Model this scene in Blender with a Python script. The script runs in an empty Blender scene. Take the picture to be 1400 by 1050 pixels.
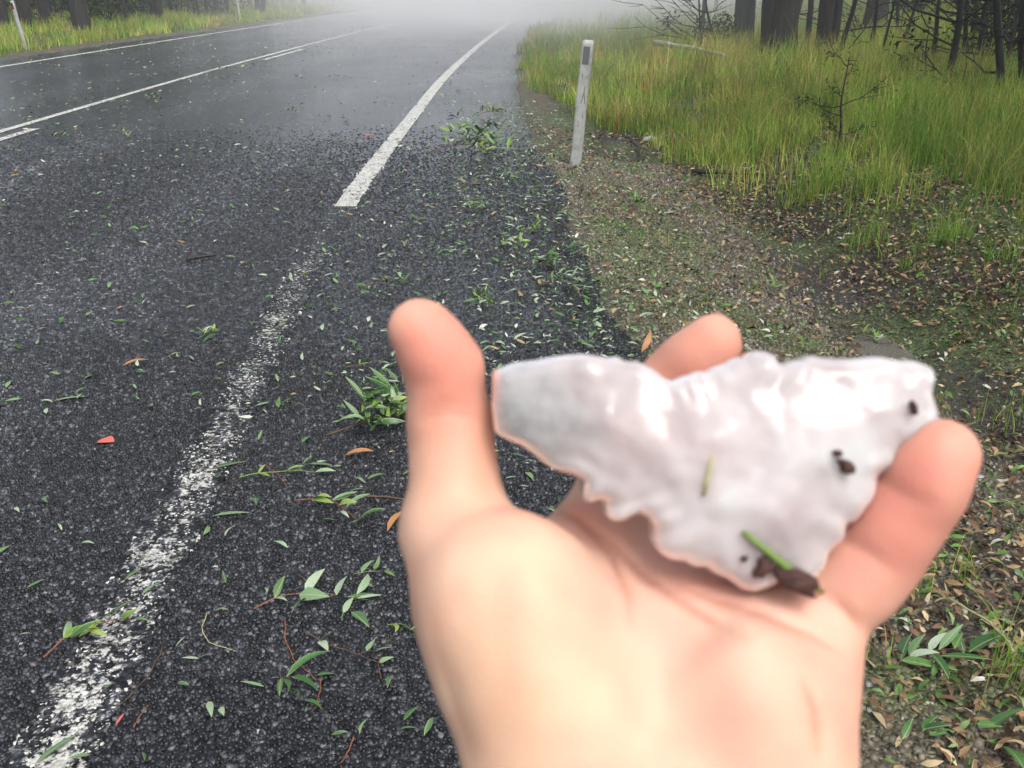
import bpy, math, random
import numpy as np
from mathutils import Matrix, Vector

random.seed(11)
rng = np.random.default_rng(11)
SC = bpy.context.scene
COL = SC.collection
R = math.radians

# ------------------------------------------------------------------ camera
CAM_H, FPX = 1.4, 1276.0
PITCH = math.atan(553 / FPX)
cam_d = bpy.data.cameras.new('camera')
cam = bpy.data.objects.new('camera', cam_d)
COL.objects.link(cam)
cam.location = (0, 0, CAM_H)
cam.rotation_euler = (R(90) - PITCH, 0, 0)
cam_d.sensor_width = 36.0
cam_d.lens = 36.0 * FPX / 1400.0
cam_d.clip_start, cam_d.clip_end = 0.01, 3000
cam_d.dof.use_dof = True
cam_d.dof.focus_distance = 3.6
cam_d.dof.aperture_fstop = 24.0
SC.camera = cam

# ------------------------------------------------------------------ sky, sun, exposure
SUN_EL, SUN_AZ = 58.0, 150.0          # azimuth clockwise from +Y (behind the photographer, to the right)
W = bpy.data.worlds.new('World')
SC.world = W
W.use_nodes = True
wn, wl = W.node_tree.nodes, W.node_tree.links
wn.clear()
w_out = wn.new('ShaderNodeOutputWorld')
w_bg = wn.new('ShaderNodeBackground')
w_sky = wn.new('ShaderNodeTexSky')
w_sky.sky_type = 'NISHITA'
w_sky.sun_disc = False
w_sky.sun_elevation = R(SUN_EL)
w_sky.sun_rotation = R(SUN_AZ)
w_sky.air_density, w_sky.dust_density, w_sky.ozone_density = 1.0, 4.0, 1.0
w_hsv = wn.new('ShaderNodeHueSaturation')     # overcast: the blue mostly washed out of the sky
w_hsv.inputs['Saturation'].default_value = 0.48
w_bg.inputs['Strength'].default_value = 0.13
wl.new(w_sky.outputs[0], w_hsv.inputs['Color'])
wl.new(w_hsv.outputs[0], w_bg.inputs['Color'])
wl.new(w_bg.outputs[0], w_out.inputs['Surface'])

sun_d = bpy.data.lights.new('sun', 'SUN')
sun_d.energy, sun_d.angle, sun_d.color = 1.4, R(35), (1.0, 0.96, 0.9)
sun = bpy.data.objects.new('sun', sun_d)
COL.objects.link(sun)
_sd = Vector((math.sin(R(SUN_AZ)) * math.cos(R(SUN_EL)), math.cos(R(SUN_AZ)) * math.cos(R(SUN_EL)), math.sin(R(SUN_EL))))
sun.rotation_euler = _sd.to_track_quat('Z', 'Y').to_euler()

SC.view_settings.view_transform = 'Standard'
SC.view_settings.look = 'None'
SC.view_settings.gamma = 1.0
SC.view_settings.exposure = 0.75
SC.render.engine = 'CYCLES'
cy = SC.cycles
cy.use_denoising = True
try:
    cy.denoiser = 'OPENIMAGEDENOISE'
    cy.denoising_input_passes = 'RGB_ALBEDO_NORMAL'
except Exception:
    pass
cy.max_bounces, cy.diffuse_bounces, cy.glossy_bounces = 6, 2, 2
cy.transmission_bounces, cy.volume_bounces, cy.transparent_max_bounces = 5, 5, 8
cy.use_adaptive_sampling = True
cy.adaptive_threshold = 0.02
cy.caustics_reflective = cy.caustics_refractive = False
cy.sample_clamp_indirect = 6.0

# ------------------------------------------------------------------ helpers
FWD = np.array([0, math.cos(PITCH), -math.sin(PITCH)])
UPV = np.array([0, math.sin(PITCH), math.cos(PITCH)])
RGT = np.array([1.0, 0, 0])
CAMP = np.array([0, 0, CAM_H])


def c2w(p):
    """camera axes (right, up, forward) in metres -> world"""
    p = np.asarray(p, float)
    return CAMP + p[..., 0:1] * RGT + p[..., 1:2] * UPV + p[..., 2:3] * FWD


def P(px, py, d):
    return np.array([(px - 700) * d / FPX, (525 - py) * d / FPX, d])


def link(o, parent=None):
    COL.objects.link(o)
    if parent is not None:
        o.parent = parent
    return o


def tag(o, label=None, cat=None, group=None, kind=None):
    for k, v in (('label', label), ('category', cat), ('group', group), ('kind', kind)):
        if v:
            o[k] = v
    return o


def mesh_np(name, verts, faces, mat=None, smooth=False, colors=None):
    """faces: (n,3) or (n,4) array, or a list of such arrays"""
    if not isinstance(faces, list):
        faces = [faces]
    verts = np.asarray(verts, np.float32)
    me = bpy.data.meshes.new(name)
    loops = np.concatenate([np.asarray(f, np.int32).ravel() for f in faces])
    tot = np.concatenate([np.full(len(f), np.asarray(f).shape[1], np.int32) for f in faces])
    me.vertices.add(len(verts))
    me.vertices.foreach_set('co', verts.ravel())
    me.loops.add(len(loops))
    me.loops.foreach_set('vertex_index', loops)
    me.polygons.add(len(tot))
    st = np.concatenate([[0], np.cumsum(tot)[:-1]]).astype(np.int32)
    me.polygons.foreach_set('loop_start', st)
    me.polygons.foreach_set('loop_total', tot)
    if smooth:
        me.polygons.foreach_set('use_smooth', np.ones(len(tot), bool))
    if colors is not None:
        a = me.color_attributes.new('tint', 'FLOAT_COLOR', 'POINT')
        c = np.ones((len(verts), 4), np.float32)
        c[:, :3] = colors
        a.data.foreach_set('color', c.ravel())
    me.update(calc_edges=True)
    me.validate()
    if mat:
        me.materials.append(mat)
    return me


def obj(name, me, parent=None, loc=None, rot=None, scale=None):
    o = bpy.data.objects.new(name, me)
    if loc is not None:
        o.location = loc
    if rot is not None:
        o.rotation_euler = rot
    if scale is not None:
        o.scale = (scale,) * 3 if np.isscalar(scale) else scale
    return link(o, parent)


def empty(name, loc=(0, 0, 0), rot=(0, 0, 0), scale=1.0):
    o = bpy.data.objects.new(name, None)
    o.location, o.rotation_euler, o.scale = loc, rot, (scale,) * 3
    o.empty_display_size = 0.1
    return link(o)


_TABS = {}


def vnoise(p, seed=0):
    """smooth 3-D value noise in 0..1, p (...,3)"""
    tab = _TABS.get(seed)
    if tab is None:
        tab = _TABS[seed] = np.random.default_rng(seed).random((32, 32, 32)).astype(np.float32)
    i = np.floor(p).astype(int)
    f = p - i
    f = f * f * (3 - 2 * f)
    i0, i1 = i & 31, (i + 1) & 31
    x0, y0, z0, x1, y1, z1 = i0[..., 0], i0[..., 1], i0[..., 2], i1[..., 0], i1[..., 1], i1[..., 2]
    fx, fy, fz = f[..., 0], f[..., 1], f[..., 2]
    a = tab[x0, y0, z0] * (1 - fx) + tab[x1, y0, z0] * fx
    b = tab[x0, y1, z0] * (1 - fx) + tab[x1, y1, z0] * fx
    c = tab[x0, y0, z1] * (1 - fx) + tab[x1, y0, z1] * fx
    d = tab[x0, y1, z1] * (1 - fx) + tab[x1, y1, z1] * fx
    return (a * (1 - fy) + b * fy) * (1 - fz) + (c * (1 - fy) + d * fy) * fz


def noise2(x, y, s, seed=0):
    x, y = np.broadcast_arrays(np.asarray(x, float), np.asarray(y, float))
    return vnoise(np.stack([x * s, y * s, np.full_like(x, 0.5)], -1), seed)


def sstep(a, b, x):
    t = np.clip((x - a) / (b - a), 0, 1)
    return t * t * (3 - 2 * t)


# ---- material helper -------------------------------------------------
class Mat:
    def __init__(s, name):
        s.m = bpy.data.materials.new(name)
        s.m.use_nodes = True
        s.n, s.l = s.m.node_tree.nodes, s.m.node_tree.links
        s.b = s.n['Principled BSDF']

    def new(s, t, **kw):
        n = s.n.new(t)
        for k, v in kw.items():
            setattr(n, k, v)
        return n

    def set(s, **kw):
        for k, v in kw.items():
            s.b.inputs[k.replace('_', ' ')].default_value = v
        return s

    def noise(s, scale, detail=3, rough=0.55, vec=None, dist=0.0):
        n = s.new('ShaderNodeTexNoise')
        n.inputs['Scale'].default_value, n.inputs['Detail'].default_value = scale, detail
        n.inputs['Roughness'].default_value, n.inputs['Distortion'].default_value = rough, dist
        if vec is not None:
            s.l.new(vec, n.inputs['Vector'])
        return n.outputs['Fac']

    def vor(s, scale, feature='F1', out='Distance', vec=None, rnd=1.0):
        n = s.new('ShaderNodeTexVoronoi', feature=feature)
        n.inputs['Scale'].default_value = scale
        n.inputs['Randomness'].default_value = rnd
        if vec is not None:
            s.l.new(vec, n.inputs['Vector'])
        return n.outputs[out]

    def coords(s, kind='Object'):
        if not hasattr(s, '_tc'):
            s._tc = s.new('ShaderNodeTexCoord')
        return s._tc.outputs[kind]

    def pos(s):
        if not hasattr(s, '_g'):
            s._g = s.new('ShaderNodeNewGeometry')
        return s._g.outputs['Position']

    def ramp(s, fac, stops, interp='LINEAR'):
        n = s.new('ShaderNodeValToRGB')
        cr = n.color_ramp
        cr.interpolation = interp
        while len(cr.elements) < len(stops):
            cr.elements.new(0.5)
        for e, (p, c) in zip(cr.elements, stops):
            e.position = p
            e.color = (*c, 1) if not np.isscalar(c) else (c, c, c, 1)
        s.l.new(fac, n.inputs[0])
        return n.outputs['Color']

    def mix(s, fac, a, b, mode='MIX'):
        n = s.new('ShaderNodeMix', data_type='RGBA', blend_type=mode)
        for sock, v in ((n.inputs[0], fac), (n.inputs[6], a), (n.inputs[7], b)):
            if isinstance(v, bpy.types.NodeSocket):
                s.l.new(v, sock)
            elif np.isscalar(v):
                sock.default_value = v
            else:
                sock.default_value = (*v, 1)
        return n.outputs[2]

    def math(s, op, a, b=None, clamp=False):
        n = s.new('ShaderNodeMath', operation=op, use_clamp=clamp)
        for sock, v in zip(n.inputs, (a, b)):
            if v is None:
                continue
            if isinstance(v, bpy.types.NodeSocket):
                s.l.new(v, sock)
            else:
                sock.default_value = v
        return n.outputs[0]

    def attr(s, name='tint'):
        n = s.new('ShaderNodeAttribute')
        n.attribute_name = name
        return n.outputs['Color']

    def orand(s):
        return s.new('ShaderNodeObjectInfo').outputs['Random']

    def bump(s, h, strength=0.5, dist=0.01):
        n = s.new('ShaderNodeBump')
        n.inputs['Strength'].default_value, n.inputs['Distance'].default_value = strength, dist
        s.l.new(h, n.inputs['Height'])
        s.l.new(n.outputs[0], s.b.inputs['Normal'])
        return s

    def to(s, sock, name):
        s.l.new(sock, s.b.inputs[name])
        return s


def simple(name, col, rough=0.6, var=0.25, scale=30, bump=0.0, spec=0.5):
    M = Mat(name)
    f = M.noise(scale, 4, 0.6, M.coords())
    d = tuple(c * (1 - var) for c in col)
    b = tuple(min(1, c * (1 + var)) for c in col)
    M.to(M.ramp(f, [(0.3, d), (0.7, b)]), 'Base Color')
    M.set(Roughness=rough)
    M.b.inputs['Specular IOR Level'].default_value = spec
    if bump:
        M.bump(f, bump, 0.01)
    return M.m


# ------------------------------------------------------------------ where the road runs
_ey = np.array([-12, 0, 1.4, 2.8, 4.5, 6.2, 8, 10.1, 14.8, 20.6, 28, 36, 46, 58, 75, 95, 120.])
_ex = np.array([-.55, -.82, -.90, -.975, -1.07, -1.12, -1.125, -1.11, -1.06, -.86, -.50, 0.02, .98, 2.55, 5.9, 11.5, 21.0])


def _spline(xs, ys):
    h = np.diff(xs)
    m = np.gradient(ys, xs)

    def f(x):
        x = np.asarray(x, float)
        i = np.clip(np.searchsorted(xs, x) - 1, 0, len(h) - 1)
        t = (x - xs[i]) / h[i]
        t2, t3 = t * t, t * t * t
        return ((2 * t3 - 3 * t2 + 1) * ys[i] + (t3 - 2 * t2 + t) * h[i] * m[i]
                + (-2 * t3 + 3 * t2) * ys[i + 1] + (t3 - t2) * h[i] * m[i + 1])
    return f


edge_x = _spline(_ey, _ex)                       # centre of the right edge line
_sy = np.array([-12, 0, 2, 3.65, 4.4, 5.3, 7.0, 8.7, 11.3, 16, 21, 30, 45, 60, 90, 120.])
_so = np.array([1.45, 1.50, 1.52, 1.56, 1.50, 1.48, 1.47, 1.35, 1.23, 1.18, 1.1, 1.1, 1.1, 1.1, 1.1, 1.1])
_seal_off = _spline(_sy, _so)


def seal_x(y):
    return edge_x(y) + _seal_off(y)


LANE = 3.95


def seal_jag(y):
    return (noise2(0, y, 1.1, 24) - .5) * .05 + (noise2(0, y, 3.1, 22) - .5) * 0.10 + (noise2(0, y, 11, 23) - .5) * 0.06




def left_x(y):                                   # outer edge of the far lane's gravel
    return edge_x(y) - 2 * LANE - 1.3


def terrain(x, y):
    x, y = np.broadcast_arrays(np.asarray(x, float), np.asarray(y, float))
    yc = np.clip(y, -12, 120)
    s = x - seal_x(yc)
    near = 1 - sstep(6.0, 9.5, y)
    drain = -0.13 * near * np.exp(-((s - 1.35 - 0.10 * np.sin(y * 1.3)) / 0.34) ** 2)
    pit = -0.055 * np.exp(-(((x - 1.80) / .34) ** 2 + ((y - 4.06) / .30) ** 2))
    fall = -0.05 * sstep(0.0, 0.9, s)
    bank = 0.16 * sstep(1.6, 2.6, s) + 0.35 * sstep(3, 12, s) + 0.5 * sstep(10, 40, s)
    rgh = (noise2(x, y, 1.7, 3) - 0.5) * 0.06 * sstep(0.1, 1.0, s) + (noise2(x, y, 7, 4) - 0.5) * 0.025 * sstep(0.02, 0.3, s)
    z = np.where(s > 0, drain + pit + fall + bank + rgh, 0.0)
    l = left_x(yc) - x
    zl = -0.06 * sstep(0, 0.8, l) + 0.25 * sstep(2, 8, l) + 0.4 * sstep(8, 40, l) + (noise2(x, y, 1.3, 5) - .5) * .08 * sstep(.2, 1, l)
    z = np.where(l > 0, zl, z)
    return z


def G(px, py):
    """where the line of sight through that point of the photograph meets the terrain"""
    ray = c2w(P(px, py, 1.0)) - CAMP
    z = 0.0
    for _ in range(25):
        t = (z - CAM_H) / ray[2]
        p = CAMP + ray * t
        z = float(0.5 * z + 0.5 * terrain(p[0], p[1]))
    return np.array([p[0], p[1], float(terrain(p[0], p[1]))])


# ------------------------------------------------------------------ ground sheet
M = Mat('ground_soil')
vc = M.attr('tint')
co = M.pos()
g1 = M.vor(95, 'F1', 'Color', co)
g2 = M.noise(26, 5, 0.7, co)
g3 = M.noise(3.2, 4, 0.6, co)
val = M.new('ShaderNodeSeparateColor')
M.l.new(g1, val.inputs[0])
gr = M.ramp(val.outputs[0], [(0.0, 0.35), (0.55, 0.85), (0.85, 1.25), (1.0, 2.0)])
mul = M.mix(1.0, vc, gr, 'MULTIPLY')
mul2 = M.mix(1.0, mul, M.ramp(g2, [(0.3, 0.6), (0.7, 1.3)]), 'MULTIPLY')
M.to(M.mix(1.0, mul2, M.ramp(g3, [(0.3, 0.7), (0.7, 1.2)]), 'MULTIPLY'), 'Base Color')
M.to(M.ramp(g3, [(0.35, 0.45), (0.65, 0.9)]), 'Roughness')
hh = M.math('ADD', M.math('MULTIPLY', M.vor(95, 'F1', 'Distance', co), -0.9), g2)
M.bump(hh, 0.9, 0.012)
MAT_GROUND = M.m


def stretch(n, near, far):
    t = np.linspace(0, 1, n)
    k = 7.0
    return near * t * n * 0.5 + (far - near * n * 0.5) * (np.exp(k * t) - 1) / (math.exp(k) - 1)


gx = np.concatenate([-stretch(150, 0.06, 900)[::-1][:-1], stretch(190, 0.05, 900)]) + 0.6
gy = np.concatenate([-stretch(60, 0.12, 600)[::-1][:-1], stretch(240, 0.055, 1500)]) + 1.6
GX, GY = np.meshgrid(gx, gy)
GZ = terrain(GX, GY) - 0.02 * ((GX < seal_x(np.clip(GY, -12, 120))) & (GX > left_x(np.clip(GY, -12, 120))) & (GY < 121))
S_ = GX - seal_x(np.clip(GY, -12, 120))
L_ = left_x(np.clip(GY, -12, 120)) - GX
gravel = np.array([0.125, 0.104, 0.072])
soil = np.array([0.048, 0.036, 0.024])
turf = np.array([0.055, 0.075, 0.024])
wm = np.array([0.07, 0.062, 0.05])
nz = noise2(GX, GY, 1.9, 8)
w_soil = np.clip(sstep(0.95, 1.45, S_ + (nz - .5) * 0.6) + sstep(7.5, 9.5, GY + (nz - .5) * 2) * sstep(.25, .6, S_), 0, 1)
w_soil = np.maximum(w_soil, sstep(2.6, 1.7, GY + (nz - .5) * .8) * sstep(0.2, 0.7, S_) * .7)
w_turf = sstep(1.9, 3.0, S_ + (nz - .5)) * 0.8
w_turf = np.maximum(w_turf, sstep(0.6, 1.2, L_))
w_wet = np.exp(-((S_ - 1.35) / 0.3) ** 2) * (1 - sstep(6, 9, GY)) * 0.8
col = gravel * (1 - w_soil[..., None]) + soil * w_soil[..., None]
col = col * (1 - w_turf[..., None]) + turf * w_turf[..., None]
col = col * (1 - w_wet[..., None]) + wm * 0.7 * w_wet[..., None]
w_moss = sstep(.46, .70, noise2(GX, GY, 3.1, 9)) * (S_ > 0) * (GY < 14) * .75
col = col * (1 - w_moss[..., None]) + np.array([.085, .13, .035]) * w_moss[..., None]
ny, nx = GX.shape
idx = np.arange(ny * nx).reshape(ny, nx)
quads = np.stack([idx[:-1, :-1], idx[:-1, 1:], idx[1:, 1:], idx[1:, :-1]], -1).reshape(-1, 4)
gm = mesh_np('ground', np.stack([GX, GY, GZ], -1).reshape(-1, 3), quads, MAT_GROUND, True, col.reshape(-1, 3))
tag(obj('ground', gm), kind='structure')

# ------------------------------------------------------------------ road
def road_material(name, geo_chips=False, painted=False):
    M = Mat(name)
    co = M.pos()
    v1 = M.vor(88, 'F1', 'Distance', co)
    vcol = M.vor(88, 'F1', 'Color', co)
    sep = M.new('ShaderNodeSeparateColor')
    M.l.new(vcol, sep.inputs[0])
    big = M.noise(0.55, 4, 0.6, co)
    fine = M.noise(240, 2, 0.6, co)
    if geo_chips:
        n = M.new('ShaderNodeAttribute')
        n.attribute_name = 'tint'
        base = M.mix(1.0, n.outputs['Color'], M.ramp(fine, [(0.3, 0.75), (0.7, 1.25)]), 'MULTIPLY')
    else:
        chip = M.ramp(sep.outputs[0], [(0.0, (.010, .011, .014)), (0.45, (.022, .024, .029)), (0.8, (.050, .053, .060)), (0.93, (.12, .12, .12)), (1.0, (.2, .195, .18))])
        dark = M.mix(M.ramp(v1, [(0.45, 0.0), (0.72, 1.0)]), chip, (.008, .008, .009))
        sp = M.vor(34, 'F1', 'Color', co)
        sp2 = M.new('ShaderNodeSeparateColor')
        M.l.new(sp, sp2.inputs[0])
        dark = M.mix(1.0, dark, M.ramp(sp2.outputs[1], [(0.0, .45), (0.55, .9), (0.85, 1.7), (1.0, 3.2)]), 'MULTIPLY')
        dark = M.mix(1.0, dark, M.ramp(M.noise(21, 6, .8, co), [(0.32, .30), (0.5, .85), (0.68, 2.3)]), 'MULTIPLY')
        base = M.mix(1.0, dark, M.ramp(big, [(0.3, 0.85), (0.7, 1.25)]), 'MULTIPLY')
    if painted:
        # thermoplastic worn off the lower chips: what is left sits on the stones
        wn_ = M.noise(7, 4, 0.7, co)
        grit = M.noise(62, 3, 0.65, co)
        at = M.attr('wear')
        sepw = M.new('ShaderNodeSeparateColor')
        M.l.new(at, sepw.inputs[0])
        k = M.math('ADD', M.math('MULTIPLY', wn_, 0.35), M.math('MULTIPLY', grit, 0.65))
        k = M.math('SUBTRACT', k, sepw.outputs[0])
        k = M.math('MULTIPLY', k, 14.0, True)
        dirt = M.ramp(M.noise(15, 4, 0.7, co), [(0.3, (.32, .32, .29)), (0.6, (.60, .60, .56))])
        base = M.mix(k, base, dirt)
    M.to(base, 'Base Color')
    if not geo_chips and not painted:
        tk = M.new('ShaderNodeSeparateColor')
        M.l.new(M.attr('tint'), tk.inputs[0])
        base = M.mix(1.0, base, M.ramp(tk.outputs[0], [(0.0, .8), (1.0, 1.5)]), 'MULTIPLY')  # wheel paths paler in base colour, standing in for their sheen
    M.to(base, 'Base Color')
    M.to(M.ramp(big, [(0.3, 0.26), (0.7, 0.44)]), 'Roughness')
    M.b.inputs['Specular IOR Level'].default_value = 0.28 if geo_chips else 0.22
    if not painted:
        M.b.inputs['Coat Weight'].default_value = .40 if geo_chips else .9
        M.b.inputs['Coat Roughness'].default_value = .50 if geo_chips else .30
        M.b.inputs['Coat IOR'].default_value = 1.33
    h = M.math('ADD', M.math('MULTIPLY', v1, -0.8), M.math('MULTIPLY', fine, 0.15))
    if not geo_chips:
        M.bump(h, 0.8, 0.008)
    else:
        M.bump(fine, 0.35, 0.002)
    return M.m


MAT_ROAD = road_material('bitumen_chip_seal')
MAT_CHIP = road_material('road_chips', True)
MAT_LINE = road_material('worn_line_paint', False, True)

yy = np.concatenate([np.arange(-10, 12, 0.04), np.arange(12, 40, 0.4), np.arange(40, 119, 1.5)])
nc = 56
rows = []
for y in yy:
    xl = float(left_x(y)) + 0.25 * float(noise2(0, y, 0.8, 21)) + 0.25
    xr = float(seal_x(y)) + (float(seal_jag(y)) if y < 40 else 0)
    t = np.linspace(0, 1, nc)
    x = xl + (xr - xl) * t
    z = np.full(nc, 0.004)
    z[-1] = -0.028
    x[-1] = xr
    x[-2] = xr - 0.012
    z[0] = -0.02
    rows.append(np.stack([x, np.full(nc, y), z], -1))
rv = np.array(rows)


def track_of(x, y):
    """polished wheel paths, two to a lane, their sheen painted as paler colour"""
    e = x - edge_x(np.clip(y, -12, 119))
    w = sum(np.exp(-((e + c) / .36) ** 2) for c in (1.05, 2.75, LANE + 1.15, LANE + 2.85))
    return np.clip(w * (.6 + .7 * noise2(x, y, .5, 25)), 0, 1)


ny, nx = rv.shape[:2]
idx = np.arange(ny * nx).reshape(ny, nx)
quads = np.stack([idx[:-1, :-1], idx[:-1, 1:], idx[1:, 1:], idx[1:, :-1]], -1).reshape(-1, 4)
road = tag(obj('road', mesh_np('road', rv.reshape(-1, 3), quads, MAT_ROAD, False, track_of(rv[..., 0], rv[..., 1]).reshape(-1, 1))), kind='structure')


def strip(name, off0, off1, y0, y1, dy, z=0.0085, wear=0.42, jag=0.0, parent=None, mat=None, wear_fn=None):
    n = max(2, int((y1 - y0) / dy))
    ys = np.linspace(y0, y1, n)
    nd = edge_x(ys + .05) - edge_x(ys - .05)
    nd = nd / 0.1
    nrm = np.sqrt(1 + nd ** 2)
    cols = np.linspace(off0, off1, 4)
    v, w = [], []
    for c in cols:
        j = (noise2(c * 7, ys, 30, 31) - .5) * jag if c in (cols[0], cols[-1]) else 0
        v.append(np.stack([edge_x(ys) + (c + j) / 1.0 * nrm, ys, np.full(n, z)], -1))
        w.append(np.full(n, wear) if wear_fn is None else wear_fn(ys, (c - off0) / (off1 - off0)))
    v = np.stack(v, 1)
    idx = np.arange(n * 4).reshape(n, 4)
    q = np.stack([idx[:-1, :-1], idx[:-1, 1:], idx[1:, 1:], idx[1:, :-1]], -1).reshape(-1, 4)
    me = mesh_np(name, v.reshape(-1, 3), q, mat or MAT_LINE)
    a = me.color_attributes.new('wear', 'FLOAT_COLOR', 'POINT')
    wv = np.stack(w, 1).ravel()
    c = np.stack([wv, wv, wv, np.ones_like(wv)], -1).astype(np.float32)
    a.data.foreach_set('color', c.ravel())
    return obj(name, me, parent)


strip('edge_line', -.07, .075, 6.2, 110, .08, wear=0.12, jag=0.012, parent=road)
strip('edge_line', -2 * LANE - .06, -2 * LANE + .06, -10, 110, .15, wear=0.30, jag=0.015, parent=road)
strip('centre_line', -LANE - .10, -LANE + .0, -10, 110, .12, wear=0.26, jag=0.012, parent=road)
for a, b in ((3.5, 9.75), (18.6, 21.6), (30.5, 33.5), (42.5, 45.5), (54.5, 57.5)):
    strip('centre_line_dash', -LANE + .16, -LANE + .26, a, b, .12, wear=0.26, jag=0.012, parent=road)


def worn_edge(ys, u):
    w = 0.500 + 0.025 * np.exp(-((ys - 3.2) / .9) ** 2) + 0.05 * sstep(3.0, 5.5, ys) + 0.09 * (np.abs(u - .5) * 2) ** 3 - 0.035 * (1 - sstep(1.0, 2.0, ys))
    w = w + 0.10 * np.exp(-((ys - 5.6) / .55) ** 2)
    return w


strip('worn_edge_line', -.085, .085, -10, 6.19, .04, wear_fn=worn_edge, jag=0.02, parent=road)

# near field: real stone chips, rolled into the seal
def scatter_grid(x0, x1, y0, y1, step):
    xs, ys = np.meshgrid(np.arange(x0, x1, step), np.arange(y0, y1, step))
    p = np.stack([xs.ravel(), ys.ravel()], -1)
    return p + (rng.random(p.shape) - .5) * step * 0.9


def in_view(p, z=0.0, m=40):
    d = np.stack([p[:, 0], p[:, 1], np.full(len(p), z)], -1) - CAMP
    dep = d @ FWD
    px = 700 + FPX * (d @ RGT) / dep
    py = 525 - FPX * (d @ UPV) / dep
    return (dep > .05) & (px > -m) & (px < 1400 + m) & (py > -m) & (py < 1050 + m)


def chips(pts, zbase, rmin, rmax, hmin, hmax, sink=0.3, grow=None):
    n = len(pts)
    k = 5
    ang = (np.arange(k) / k * 2 * np.pi)[None] + rng.random((n, k)) * 0.9 + rng.random((n, 1)) * 6.28
    r = (rmin + (rmax - rmin) * rng.random((n, 1)) ** 1.4) * (0.75 + 0.5 * rng.random((n, k)))
    h = hmin + (hmax - hmin) * rng.random((n, 1))
    if grow is not None:
        r = r * grow[:, None]
    tilt = rng.normal(0, 0.42, (n, 2))
    bx, by = r * np.cos(ang), r * np.sin(ang)
    tx, ty = bx * .84, by * .84
    tz = h + tx * tilt[:, :1] + ty * tilt[:, 1:]
    bot = np.stack([pts[:, :1] + bx, pts[:, 1:2] + by, zbase[:, None] - sink * h + 0 * bx], -1)
    top = np.stack([pts[:, :1] + tx, pts[:, 1:2] + ty, zbase[:, None] + tz * (1 - sink)], -1)
    v = np.concatenate([bot, top], 1)            # n,10,3
    base = (np.arange(n) * 10)[:, None]
    side = np.concatenate([base[:, :, None] + np.array([[i, (i + 1) % k, k + (i + 1) % k, k + i]])[None] for i in range(k)], 1).reshape(-1, 4)
    cap = (base + np.arange(k, 2 * k)[None])
    return v.reshape(-1, 3), [side, cap]


cp1 = scatter_grid(-2.6, 0.75, 1.15, 3.9, 0.0112)
cp2 = scatter_grid(-6.5, 0.75, 3.6, 10.5, 0.0175)
cp1 = cp1[rng.random(len(cp1)) < 1.1 - sstep(3.3, 3.9, cp1[:, 1])]
cp2 = cp2[rng.random(len(cp2)) < sstep(3.5, 4.0, cp2[:, 1]) * (1 - sstep(4.2, 10.5, cp2[:, 1])) * .85]
cp = np.concatenate([cp1, cp2])
cp = cp[in_view(cp, 0, 30)]
cp = cp[cp[:, 0] < seal_x(cp[:, 1]) + seal_jag(cp[:, 1]) - 0.012]
cv, cf = chips(cp, np.full(len(cp), 0.004), .0042, .0080, .003, .0065, grow=np.clip(cp[:, 1] / 4.2, 1, 1.7))
# colour of each chip: dark basalt, some paler; paint left on those under the worn line
rr = rng.random(len(cp))
lum = np.interp(rr, [0, .5, .8, .93, 1], [.006, .017, .041, .092, .18])
ccol = np.stack([lum * .90, lum * .98, lum * 1.18], -1)
ccol[rr > .93] *= np.array([1.08, 1.0, .88])
ccol *= (.8 + .75 * track_of(cp[:, 0], cp[:, 1]))[:, None] * (.6 + .8 * noise2(cp[:, 0], cp[:, 1], 2.2, 26))[:, None]
u = (cp[:, 0] - edge_x(cp[:, 1])) / 0.085
wearv = worn_edge(cp[:, 1], (np.clip(u, -1, 1) + 1) / 2)
pn = 0.5 * noise2(cp[:, 0], cp[:, 1], 9, 41) + 0.5 * noise2(cp[:, 0], cp[:, 1], 40, 42) + rng.normal(0, .10, len(cp))
painted = (np.abs(u + (noise2(cp[:, 0], cp[:, 1], 20, 43) - .5) * .35) < 1.0) & (pn > wearv - 0.03)
ccol[painted] = np.array([.66, .66, .62]) * (0.65 + 0.5 * rng.random((painted.sum(), 1)))
cm = mesh_np('stone_chips', cv, cf, MAT_CHIP, False, np.repeat(ccol, 10, 0))
tag(obj('stone_chips', cm, road), kind='stuff')

# ------------------------------------------------------------------ gravel shoulder stones
MG = Mat('gravel_stone')
MG.to(MG.mix(1.0, MG.attr('tint'), MG.ramp(MG.noise(150, 3, .6, MG.pos()), [(0.3, .7), (0.7, 1.25)]), 'MULTIPLY'), 'Base Color')
MG.set(Roughness=0.5)
MAT_GRAVEL = MG.m
gp = scatter_grid(0.1, 2.9, 1.2, 8.2, 0.021)
gp = gp[in_view(gp, -0.05, 30)]
s_ = gp[:, 0] - seal_x(gp[:, 1])
pr = sstep(-0.02, 0.06, s_) * (1 - 0.85 * sstep(0.9, 1.35, s_)) * (0.35 + 0.9 * noise2(gp[:, 0], gp[:, 1], 2.4, 51))
gp = gp[rng.random(len(gp)) < pr]
gv, gf = chips(gp, terrain(gp[:, 0], gp[:, 1]), .004, .0125, .004, .011, 0.25)
t_ = rng.random((len(gp), 1))
gc = np.array([.065, .060, .046]) * (1 - t_) + np.array([.23, .195, .14]) * t_
ms_ = sstep(.46, .70, noise2(gp[:, 0], gp[:, 1], 3.1, 9))[:, None] * .5
gc = gc * (1 - ms_) + np.array([.10, .14, .045]) * ms_
gc[rng.random(len(gp)) > .95] = (.36, .34, .30)
tag(obj('gravel', mesh_np('gravel', gv, gf, MAT_GRAVEL, False, np.repeat(gc, 10, 0))),
    'grey brown gravel and small stones on the road shoulder', 'gravel', kind='stuff')

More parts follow.
